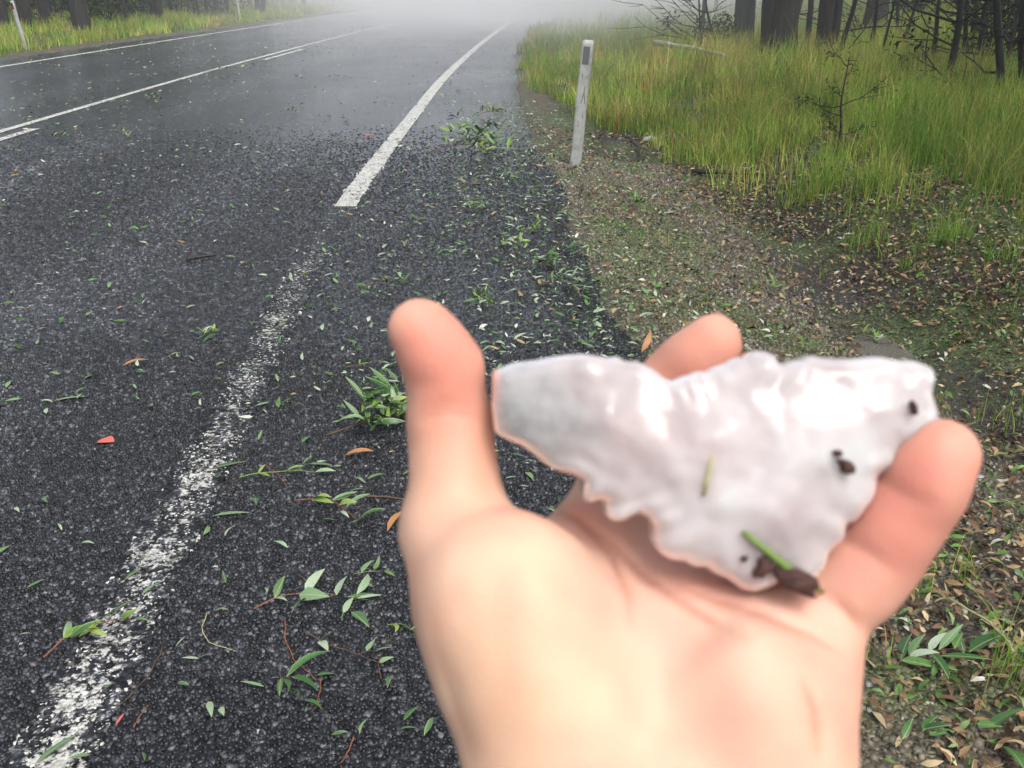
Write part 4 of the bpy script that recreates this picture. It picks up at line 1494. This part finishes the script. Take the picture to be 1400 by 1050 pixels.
# left verge
p = np.stack([rng.uniform(-40, -9, 6000), rng.uniform(14, 75, 6000)], -1)
l_ = left_x(p[:, 1]) - p[:, 0]
p = p[(l_ > .3) & in_view(p, .2, 120)]
l_ = left_x(p[:, 1]) - p[:, 0]
p = p[rng.random(len(p)) < np.where(l_ < 4.5, 1, .3)][:1900]
tufts(len(p), p, 36, rng.uniform(.15, .5, len(p)), .14, .42, .005, .009, .4, PAL, [.2, .34, .24, .14, .02, .06], 'left_grass', 'strip of pale green grass along the far side of the road')

# sparse low cover on the bank and gravel
p = np.stack([rng.uniform(.5, 5, 5000), rng.uniform(1.5, 9, 5000)], -1)
s_ = p[:, 0] - seal_x(p[:, 1])
gm_ = grass_mask(p)
pk = sstep(1.45, 2.1, s_) * .55 + .06 * (s_ > .08)
p = p[(gm_ < .1) & (rng.random(len(p)) < pk * (.2 + noise2(p[:, 0], p[:, 1], 1.8, 113))) & in_view(p, 0, 30)]
tufts(len(p), p, 12, rng.uniform(.02, .10, len(p)), .03, .14, .0022, .0042, .75, PAL, [.45, .3, .08, .04, .11, .02], 'low_grass', 'sparse short grass and weeds over the litter bank', False)
MAT_G2 = MAT_GRASS


def tussock(px, py, r_px, h_px, n, label, lean=.6, pal=None):
    g = G(px, py); sc = scale_at(g[1])
    r_ = r_px * sc * np.sqrt(rng.random(n)) * .6; a_ = rng.random(n) * 6.28
    x, y = g[0] + r_ * np.cos(a_), g[1] + r_ * np.sin(a_)
    z = terrain(x, y) - .004
    h = h_px * sc * (.5 + .7 * rng.random(n))
    col = np.array(PAL)[rng.choice(4, n, p=[.55, .28, .12, .05])] * (.7 + .6 * rng.random((n, 1)))
    v, f, cc = blades(np.stack([x, y, z], -1) - g, h, rng.uniform(.0018, .0036, n) * max(1, g[1] / 4), np.abs(rng.normal(0, lean, n)), col, 4)
    return tag(obj('grass_tussock', mesh_np('grass_tussock', v, f, MAT_GRASS, False, cc), None, g), label, 'grass', 'grass tussocks on the drain bank')


tussock(1180, 335, 45, 55, 90, 'green grass tussock hanging over the drain edge')
tussock(1295, 330, 45, 70, 110, 'taller grass tussock right of the drain in litter')
tussock(1370, 355, 40, 40, 70, 'low grass tussock at the right border above the leaf litter')
tussock(1240, 810, 50, 90, 46, 'thin grass tussock just right of the little finger base', .8)
tussock(1385, 935, 60, 150, 60, 'bright grass tussock at the lower right border', .6)
tussock(1320, 790, 40, 70, 26, 'sparse grass tussock between finger and right border', .8)
tussock(1365, 580, 60, 70, 40, 'wispy grass tussock right of the little finger tip', .9)
tussock(1130, 255, 40, 60, 90, 'small tussock at the foot of the dark sapling')
tussock(1030, 200, 45, 70, 110, 'pale tussock at the gravel edge left of the sapling')
tussock(1200, 255, 40, 50, 70, 'dark tussock right of the sapling foot')


# ------------------------------------------------------------------ guide posts
MPW = Mat('weathered_white_post')
cw = MPW.coords()
grime = MPW.noise(9, 5, .7, cw)
speck = MPW.noise(55, 3, .7, cw)
base = MPW.ramp(grime, [(0.3, (.22, .23, .21)), (0.5, (.40, .41, .39)), (0.8, (.52, .53, .51))])
MPW.to(MPW.mix(MPW.ramp(speck, [(0.66, 0.0), (0.74, .7)]), base, (.10, .09, .08)), 'Base Color')
MPW.set(Roughness=.45)
MAT_REFL_GREY = simple('grey_reflector', (.13, .135, .145), .25, .2, 300)
MAT_REFL_RED = simple('red_reflector', (.10, .012, .014), .25, .2, 300)
MAT_SCUFF = simple('scuff', (.04, .035, .03), .8, .3, 100)


def guide_post(x, y, h, lean_x, lean_y, refl, label, yaw=0.0, sc=1.0, marks=False):
    z = float(terrain(x, y)) if (x > float(seal_x(y)) or x < float(left_x(y))) else 0
    root = empty('guide_post', (x, y, z - .02), (lean_y, lean_x, yaw))
    tag(root, label, 'guide post', 'white roadside guide posts')
    # channel section: a shallow curved strip with folded rims and a rounded top
    m, n = 11, 26
    front_, back = [], []
    for i in range(n):
        t = i / (n - 1); zz_ = h * t
        for j in range(m):
            u = j / (m - 1) * 2 - 1
            top = 0.0
            if t > .965:
                top = -(abs(u) ** 6) * .014
            a = u * .62
            rr_ = .086
            wv = .0025 * math.sin(zz_ * 9)
            front_.append((math.sin(a) * rr_ + wv, -(math.cos(a) - 1) * rr_ * 1.0 - .002, zz_ + top))
            back.append((math.sin(a) * (rr_ - .005) + wv, -(math.cos(a) - 1) * (rr_ - .005) + .004, zz_ + top))
    v = np.array(front_ + back); N = m * n
    idx = np.arange(N).reshape(n, m)
    q = np.stack([idx[:-1, :-1], idx[:-1, 1:], idx[1:, 1:], idx[1:, :-1]], -1).reshape(-1, 4)
    q2 = q[:, ::-1] + N
    rim = [[idx[i, 0] + N, idx[i, 0], idx[i + 1, 0], idx[i + 1, 0] + N] for i in range(n - 1)] + \
          [[idx[i, -1], idx[i, -1] + N, idx[i + 1, -1] + N, idx[i + 1, -1]] for i in range(n - 1)] + \
          [[idx[-1, j], idx[-1, j + 1], idx[-1, j + 1] + N, idx[-1, j] + N] for j in range(m - 1)]
    obj('post_body', mesh_np('post_body', v, np.concatenate([q, q2, np.array(rim)]), MPW.m, True), root)
    # reflector: curved plate just proud of the face
    rv_, k = [], 6
    for i in range(2):
        for j in range(k):
            a = (-.42 + .62 * j / (k - 1))
            rv_.append((math.sin(a) * .088, -(math.cos(a) - 1) * .088 - .0045, h - .185 + .135 * i))
    rq = [[j, j + 1, k + j + 1, k + j] for j in range(k - 1)]
    obj('reflector', mesh_np('reflector', np.array(rv_), np.array(rq), refl, True), root)
    if marks:
        for (x0, z0, x1, z1, w) in ((-.012, .52, .004, .60, .004), (.022, .515, .004, .60, .0045), (.004, .60, .006, .655, .0035), (-.02, .70, -.024, .745, .0035),
                                    (.012, .40, .012, .43, .004), (-.018, .33, -.02, .38, .003), (.02, .22, .018, .25, .003)):
            d = np.array([x1 - x0, z1 - z0]); d /= np.linalg.norm(d); nn = np.array([-d[1], d[0]]) * w / 2
            pq = [(x0 + nn[0], z0 + nn[1]), (x0 - nn[0], z0 - nn[1]), (x1 - nn[0], z1 - nn[1]), (x1 + nn[0], z1 + nn[1])]
            f3 = []
            for (xx, zz_) in pq:
                a = math.asin(max(-1, min(1, xx / .086)))
                f3.append((xx, -(math.cos(a) - 1) * .086 - .0042, zz_ * h))
            obj('scuff_mark', mesh_np('scuff_mark', np.array(f3), np.array([[0, 1, 2, 3]]), MAT_SCUFF), root)
    return root


g = G(787, 226)
guide_post(g[0], g[1], 1.0, .075, .02, MAT_REFL_GREY, 'scuffed white guide post with a grey reflector on the near gravel shoulder', .25, marks=True)
for px, py, lx, lab in ((35, 67, -.12, 'white guide post with a dark red reflector at the left border'),
                        (328, 29, -.03, 'second white guide post along the far side of the road'),
                        (457, 16, 0, 'third, farthest white guide post on the far side of the road')):
    g = G(px, py)
    guide_post(g[0], g[1], 1.05, lx, 0, MAT_REFL_RED, lab, -.15)
g = G(777, 22); guide_post(g[0], g[1], 1.0, 0, 0, MAT_REFL_GREY, 'faint white guide post in the mist inside the bend', .1)
g = G(787, 11); guide_post(g[0], g[1], 1.0, 0, 0, MAT_REFL_GREY, 'farthest white guide post, nearly lost in the mist', .1)

# pale lump and small pale bits
def lump(name, c, r, mat, label, cat, group=None, seed=0):
    v, f = [], []
    n, m = 7, 10
    for i in range(n):
        for j in range(m):
            th = math.pi * i / (n - 1); ph = 2 * math.pi * j / m
            d_ = np.array([math.sin(th) * math.cos(ph), math.sin(th) * math.sin(ph), math.cos(th)])
            k = .75 + .55 * float(vnoise(d_ * 1.7 + seed * 3.1 + 9, 120))
            v.append(d_ * k * np.array(r))
    for i in range(n - 1):
        for j in range(m):
            f.append([i * m + j, (i + 1) * m + j, (i + 1) * m + (j + 1) % m, i * m + (j + 1) % m])
    return tag(obj(name, mesh_np(name, np.array(v), np.array(f), mat, True), None, c), label, cat, group)


ML = Mat('small_ice')
ML.set(Roughness=.2, IOR=1.31)
ML.b.inputs['Base Color'].default_value = (.55, .57, .57, 1)
ML.b.inputs['Transmission Weight'].default_value = .35
g = G(889, 195)
lump('pale_lump', (g[0], g[1], g[2] + .03), (.075, .04, .03), ML.m, 'pale grey lump at the grass edge right of the near post', 'lump', None, 1)
for i, (px, py) in enumerate(((1352, 643), (1340, 653), (1368, 658), (1338, 770), (1392, 785), (1341, 997), (1362, 985), (1378, 330), (1340, 318), (1395, 340), (1215, 270), (1122, 268), (1165, 250), (1310, 325), (1060, 200))):
    g = G(px, py)
    s = random.uniform(3.2, 5.5) * scale_at(g[1])
    lump('pale_scrap', (g[0], g[1], g[2] + s * .25), (s * random.uniform(.9, 1.4), s, s * .28), ML.m, 'small whitish scrap lying in the leaf litter on the bank', 'scrap', 'small whitish scraps on the bank', i + 3)

# ------------------------------------------------------------------ trees
MB = Mat('dark_bark')
cb = MB.coords()
mp = MB.new('ShaderNodeMapping')
mp.inputs['Scale'].default_value = (9, 9, 1.1)
MB.l.new(cb, mp.inputs['Vector'])
st = MB.noise(1.6, 6, .7, mp.outputs[0])
MB.to(MB.ramp(st, [(0.3, (.006, .0055, .005)), (0.55, (.016, .014, .012)), (0.8, (.050, .045, .038))]), 'Base Color')
MB.set(Roughness=.75)
MB.bump(st, .9, .05)
MAT_BARK = MB.m
FOL = [(.030, .060, .018), (.045, .085, .022), (.065, .11, .035), (.09, .13, .05)]


def crown_mesh(seed, n, rad, zc, leaf):
    rs = np.random.default_rng(seed)
    cl = rs.normal(0, 1, (14, 3)) * np.array([.5, .5, .34]) * rad
    k = rs.integers(0, 14, n)
    d_ = rs.normal(0, 1, (n, 3)); d_ /= np.linalg.norm(d_, axis=1)[:, None]
    pos_ = cl[k] + d_ * (rs.random((n, 1)) ** .5) * rad * .34 * (.6 + rs.random(14)[k])[:, None] + [0, 0, zc]
    col_ = np.array(FOL)[rs.integers(0, 4, n)] * (.7 + .6 * rs.random((n, 1)))
    return scatter('crown', leaf_geo(1, .28, .2, .05, 2), pos_, rs.random(n) * 6.28, rs.normal(.8, .5, n), rs.normal(0, .7, n), rs.uniform(.6, 1.3, n) * leaf, col_, MAT_FOLIAGE), cl + [0, 0, zc]


def trunk_mesh(seed, h, r, limbs, lean=.03, sides=10, flare=1.2):
    rs = np.random.default_rng(seed)
    n = 22
    t = np.concatenate([np.linspace(0, .16, 9), np.linspace(.2, 1, n - 9)])
    ang = rs.random() * 6.28
    wx = lean * h * t * math.cos(ang) + .03 * np.sin(t * 9 + rs.random() * 6) * h * .12 * t
    wy = lean * h * t * math.sin(ang) + .03 * np.sin(t * 7 + rs.random() * 6) * h * .12 * t
    rad = r * (1 - .72 * t) * (1 + (flare - 1) * np.exp(-t * h / (r * 2.2)))
    pth = np.stack([wx, wy, h * t - .1], -1)
    v, f = tube(pth, rad, sides)
    dv = v - np.repeat(pth, sides, 0)
    wob = .8 + .4 * vnoise(v * np.array([5, 5, 1.1]) / max(r * 4, .2) + seed, 131)
    v = np.repeat(pth, sides, 0) + dv * wob[:, None]
    parts = [(v, f, None)]
    for e in limbs:
        i = int(np.clip(np.searchsorted(t, .45 + .4 * rs.random()), 10, n - 2))
        a = pth[i]
        mid = (a + e) / 2 + [0, 0, -.1 * np.linalg.norm(e - a)]
        parts.append((*tube([a, mid, e], [rad[i] * .55, rad[i] * .35, rad[i] * .1], 5), None))
    v, fs, _ = merge(parts)
    return mesh_np('trunk', v, fs, MAT_BARK, True)


CROWNS = []
for i in range(4):
    hh_ = 8.5 + i
    cme, ends = crown_mesh(140 + i, 900, 2.3, hh_ * .82, .26)
    CROWNS.append((cme, ends, hh_))
TRUNKS = [[trunk_mesh(150 + 10 * i + j, CROWNS[i][2], r_, CROWNS[i][1][:6]) for i in range(4)] for j, r_ in enumerate((.065, .115, .20))]


def tree(x, y, size, label, group=None, k=None, rot=None, s=None, name='gum_tree'):
    k = random.randrange(4) if k is None else k
    s = random.uniform(.85, 1.2) if s is None else s
    root = empty(name, (x, y, float(terrain(x, y)) - .02), (0, 0, random.uniform(0, 6.28) if rot is None else rot), s)
    tag(root, label, 'tree', group)
    obj('trunk', TRUNKS[size][k], root)
    obj('crown', CROWNS[k][0], root)
    return root


# the ones that stand out
def at(px, py):
    return G(px, py)


g = at(112, 42); tree(g[0], g[1], 2, 'thick dark trunk on the far verge behind the left guide post', s=1.15, k=1)
g = at(62, 38); tree(g[0], g[1], 1, 'slim dark trunk between left guide post and the thick trunk', s=1.0)
g = at(10, 42); tree(g[0], g[1], 1, 'dark trunk cut by the left border', s=1.1)
g = at(42, 44); tree(g[0], g[1], 0, 'thin leaning stem right behind the left guide post', s=.9)
g = at(1065, 92); tree(g[0], g[1], 2, 'thickest dark trunk in the cluster on the right', s=1.25, k=0)
g = at(1048, 94); tree(g[0], g[1], 1, 'dark trunk pressed against the thickest one, front of the cluster', s=1.1, k=1)
g = at(1008, 70); tree(g[0], g[1], 1, 'left trunk of the cluster beside the dark bush', s=1.1, k=2)
g = at(1023, 74); tree(g[0], g[1], 0, 'thin trunk inside the trunk cluster', s=1.3, k=3)
g = at(1120, 84); tree(g[0], g[1], 1, 'straight dark trunk right of the trunk cluster', s=1.05, k=3)
g = at(1136, 82); tree(g[0], g[1], 0, 'forked slender stem right of the straight dark trunk', s=1.15, k=0)
g = at(1103, 74); tree(g[0], g[1], 0, 'thin stem between the cluster and the straight trunk', s=.8, k=2)
for x, y in ((5.6, 2.0), (6.6, 4.8), (8.2, 7.2), (9.6, 10.0), (6.4, -1.5), (8.8, 3.0), (11.5, 7.0), (12.6, 12.5)):  # unseen trees, added out of frame to shade the right bank
    tree(x, y, random.choice((1, 2)), 'unseen tree added beyond the right border to shade the verge', 'unseen shade trees past the right border', s=1.3)
G_L = 'trees of the misty forest on the left'
for i in range(60):
    for _ in range(40):
        y = random.uniform(29, 62); x = float(left_x(y)) - random.uniform(2.4, 16)
        if in_view(np.array([[x, y]]), .3, 60)[0]:
            break
    tree(x, y, random.choice((0, 0, 1, 1, 1, 2)), 'tree standing in the misty forest on the left of the road', G_L)
G_R = 'trees of the wood behind the grass on the right'
for i in range(40):
    for _ in range(60):
        y = random.uniform(19, 52); x = float(seal_x(y)) + random.uniform(5.5, 28) + max(0, (26 - y)) * .25
        if in_view(np.array([[x, y]]), .3, 80)[0]:
            break
    tree(x, y, random.choice((0, 0, 0, 1, 1, 2)), 'tree in the wood behind the grass on the right', G_R)


# bare saplings
def sapling(px, py, h, r, label, seed, lean=(0, 0), branches=7, blen=.8, foliage=0, name='bare_sapling', col=None, lsize=.05, bh0=.35):
    rs = np.random.default_rng(seed)
    g = G(px, py)
    root = empty(name, (g[0], g[1], g[2] - .03))
    tag(root, label, 'sapling')
    n = 12
    t = np.linspace(0, 1, n)
    pth = np.stack([lean[0] * h * t + .02 * h * np.sin(t * 8 + seed), lean[1] * h * t + .02 * h * np.cos(t * 6 + seed), h * t], -1)
    parts = [(*tube(pth, r * (1 - .75 * t), 6), None)]
    lp = []
    for b in range(branches):
        i = rs.integers(int(n * bh0), n - 1)
        a = rs.random() * 6.28; L = blen * (.5 + rs.random() * .8)
        e = np.array([math.cos(a) * L, math.sin(a) * L * .6, L * rs.uniform(.1, .8)])
        pp = np.stack([pth[i] + e * u_ + np.array([0, 0, -.12 * L * math.sin(u_ * 3.1)]) for u_ in np.linspace(0, 1, 6)])
        pp[1:] += rs.normal(0, .02 * L, (5, 3))
        parts.append((*tube(pp, np.linspace(r * .42, r * .12, 6), 4), None))
        lp += list(pp[2:])
        for c_ in range(3):
            j = rs.integers(2, 6); a2 = a + rs.normal(0, .7); L2 = L * rs.uniform(.25, .5)
            e2 = pp[j] + np.array([math.cos(a2) * L2, math.sin(a2) * L2 * .6, L2 * rs.uniform(-.1, .5)])
            parts.append((*tube([pp[j], (pp[j] + e2) / 2 + rs.normal(0, .02, 3) * L2, e2], [r * .2, r * .14, r * .06], 4), None))
            lp += [e2, (pp[j] + e2) / 2]
    v, fs, _ = merge(parts)
    obj('stem', mesh_np('stem', v, fs, MAT_BARK, True), root)
    if foliage:
        lp = np.array(lp)
        k = rs.integers(0, len(lp), foliage)
        pos_ = lp[k] + rs.normal(0, lsize * .8, (foliage, 3))
        c_ = np.array(col or (.02, .045, .018)) * (.6 + .8 * rs.random((foliage, 1)))
        obj('foliage', scatter('foliage', leaf_geo(1, .22, .2, .05, 2), pos_, rs.random(foliage) * 6.28, rs.normal(0, .6, foliage), rs.normal(0, .7, foliage), rs.uniform(.5, 1.3, foliage) * lsize, c_, MAT_FOLIAGE), root)
    return root


sapling(1143, 216, .80, .012, 'small dark sapling with fine feathery leaves at the grass edge', 201, (-.02, .0), 9, .30, 520, 'feathery_sapling', (.016, .034, .016), .035, .25)
sapling(1287, 118, 4.2, .045, 'straight bare sapling with long side branches on the right', 202, (.01, 0), 14, 1.2, bh0=.05)
sapling(1357, 140, 4.0, .05, 'leaning bare sapling nearest the right border', 203, (-.13, 0), 14, 1.2, bh0=.05)
sapling(1396, 145, 3.5, .05, 'bare sapling cut by the right border', 204, (-.12, 0), 12, 1.0, bh0=.05)
sapling(1206, 105, 2.2, .022, 'thin forked bare sapling in the middle of the grass', 205, (-.01, 0), 6, .9, bh0=.2)
sapling(1147, 100, 3.2, .04, 'bent bare sapling right of the straight dark trunk', 206, (.06, 0), 8, .9, bh0=.1)
sapling(1263, 125, .75, .02, 'short broken stump stick in the grass', 207, (-.10, 0), 0)
sapling(1268, 96, 2.0, .04, 'bare sapling behind the straight one', 208, (.02, 0), 8, .9, bh0=.1)
sapling(985, 78, 1.7, .03, 'arching bare dead branches left of the trunk cluster', 209, (-.35, 0), 12, 1.3, bh0=.15)
sapling(968, 82, 1.9, .022, 'thin bare dead stem at the left of the arching branches', 210, (-.25, 0), 8, .9, bh0=.2)
sapling(1330, 60, 4.0, .05, 'bare sapling far back at the upper right', 211, (.02, 0), 10, 1.1, bh0=.1)
sapling(1240, 70, 3.0, .03, 'faint bare sapling far back in the grass', 212, (.03, 0), 8, 1.0, bh0=.1)

for i_, (px_, py_, lab_) in enumerate(((1175, 60, 'slender dark stem left of the forked sapling, far back'), (1222, 52, 'slender dark stem right of the forked sapling, far back'),
                                       (1310, 88, 'dark stem with tangled branches between the two tallest bare saplings'), (1338, 100, 'crooked dark stem behind the leaning sapling'),
                                       (1378, 112, 'crooked dark stem at the upper right corner'), (1085, 62, 'thin crooked stem right behind the trunk cluster'),
                                       (1188, 78, 'thin crooked stem beside the bent sapling'), (950, 60, 'spindly dead stem left of the dark bush'))):
    sapling(px_, py_, random.uniform(2.6, 4.2), random.uniform(.03, .055), lab_, 220 + i_, (random.uniform(-.12, .12), 0), 16, 1.3, bh0=.03, foliage=160, lsize=.10, col=(.03, .06, .02))


# shrubs
def shrub(x, y, rad, h, n, col, label, seed, leaf=.07, group=None):
    rs = np.random.default_rng(seed)
    root = empty('shrub', (x, y, float(terrain(x, y)) - .02))
    tag(root, label, 'shrub', group)
    cl = rs.normal(0, 1, (9, 3)) * np.array([.45, .45, 0]) * rad
    cl[:, 2] = rs.uniform(.2, .85, 9) * h
    parts = [(*tube([[0, 0, 0], c * [.4, .4, .5], c], [.02, .013, .006], 4), None) for c in cl]
    v, fs, _ = merge(parts)
    obj('stem', mesh_np('stem', v, fs, MAT_BARK, True), root)
    k = rs.integers(0, 9, n)
    d_ = rs.normal(0, 1, (n, 3)); d_ /= np.linalg.norm(d_, axis=1)[:, None]
    pos_ = cl[k] + d_ * (rs.random((n, 1)) ** .6) * rad * .5
    pos_[:, 2] = np.abs(pos_[:, 2])
    c_ = np.array(col) * (.6 + .8 * rs.random((n, 1)))
    obj('foliage', scatter('foliage', leaf_geo(1, .34, .2, .05, 2), pos_, rs.random(n) * 6.28, rs.normal(.2, .6, n), rs.normal(0, .7, n), rs.uniform(.6, 1.3, n) * leaf, c_, MAT_FOLIAGE), root)
    return root


g = at(985, 78); shrub(g[0], g[1] + .6, .55, .75, 900, (.016, .030, .024), 'dark rounded bush at the left foot of the trunk cluster', 301, .09)
g = at(150, 30); shrub(g[0], g[1], 1.1, 1.8, 700, (.075, .13, .035), 'light green bush right of the thick trunk on the far verge', 302, .16)
g = at(285, 22); shrub(g[0], g[1] + 2, 1.8, 2.2, 900, (.05, .09, .03), 'dense green bush before the second far guide post', 303, .18)
g = at(1372, 95); shrub(g[0], g[1], 1.0, 1.5, 1100, (.016, .030, .016), 'dark bush between the bare saplings at the upper right', 304, .11)
g = at(1330, 70); shrub(g[0] + .3, g[1], 1.4, 1.7, 1100, (.020, .036, .018), 'dark bush behind the leaning sapling', 305, .13)
for i in range(30):
    y = random.uniform(33, 58); x = float(left_x(y)) - random.uniform(3.5, 14)
    shrub(x, y, random.uniform(1.0, 2.2), random.uniform(1.2, 2.6), 420, (.04, .065, .03), 'bush in the undergrowth of the misty forest on the left', 310 + i, .24, 'undergrowth bushes on the left')
for i in range(12):
    y = random.uniform(24, 48); x = float(seal_x(y)) + random.uniform(7, 24)
    shrub(x, y, random.uniform(.9, 2.0), random.uniform(1.0, 2.2), 420, (.028, .048, .022), 'bush in the undergrowth of the wood on the right', 330 + i, .2, 'undergrowth bushes on the right')


# ------------------------------------------------------------------ air
def volume(name, density, colour=(.93, .96, 1.0), aniso=.0):
    m = bpy.data.materials.new(name); m.use_nodes = True
    n, l = m.node_tree.nodes, m.node_tree.links
    n.clear()
    o = n.new('ShaderNodeOutputMaterial'); v = n.new('ShaderNodeVolumePrincipled')
    v.inputs['Color'].default_value = (*colour, 1)
    v.inputs['Density'].default_value = density
    v.inputs['Anisotropy'].default_value = aniso
    l.new(v.outputs[0], o.inputs['Volume'])
    return m


bx = np.array([[x, y, z] for x in (-950, 950) for y in (-650, 1550) for z in (-2.5, 20.0)], float)
bq = np.array([[0, 1, 3, 2], [4, 6, 7, 5], [0, 4, 5, 1], [2, 3, 7, 6], [0, 2, 6, 4], [1, 5, 7, 3]])
tag(obj('haze', mesh_np('haze', bx, bq, volume('haze_air', .0018))), 'thin haze over the whole road', 'haze', kind='stuff')


def mist(c, r, density, label, seed):
    """a drifting bank: thick in the middle, thinning to nothing at its rim"""
    v, f = [], []
    n, m = 17, 28
    for i in range(n):
        for j in range(m):
            th = math.pi * i / (n - 1); ph = 2 * math.pi * j / m
            v.append((math.sin(th) * math.cos(ph), math.sin(th) * math.sin(ph), math.cos(th)))
    for i in range(n - 1):
        for j in range(m):
            f.append([i * m + j, (i + 1) * m + j, (i + 1) * m + (j + 1) % m, i * m + (j + 1) % m])
    M = Mat('mist_air')
    M.n.remove(M.b)
    vp = M.new('ShaderNodeVolumePrincipled')
    vp.inputs['Color'].default_value = (.985, .99, 1.0, 1)
    ln = M.new('ShaderNodeVectorMath', operation='LENGTH')
    M.l.new(M.coords(), ln.inputs[0])
    d = M.math('SUBTRACT', 1.0, ln.outputs['Value'], True)
    d = M.math('MULTIPLY', d, d)
    nz = M.ramp(M.noise(2.2, 2, .5, M.coords()), [(0.3, .55), (0.7, 1.5)])
    d = M.math('MULTIPLY', M.math('MULTIPLY', d, nz), density * 3.0)
    M.l.new(d, vp.inputs['Density'])
    M.l.new(vp.outputs[0], M.n['Material Output'].inputs['Volume'])
    tag(obj('mist_bank', mesh_np('mist_bank', np.array(v), np.array(f), M.m, True), None, c, None, r), label, 'mist', kind='stuff')


mist((.4, 38, .4), (11, 31, 4.2), .082, 'white mist drifting low over the bend of the road', 1)
mist((8.0, 78, 1.0), (45, 50, 9.0), .15, 'dense white mist bank beyond the bend', 2)
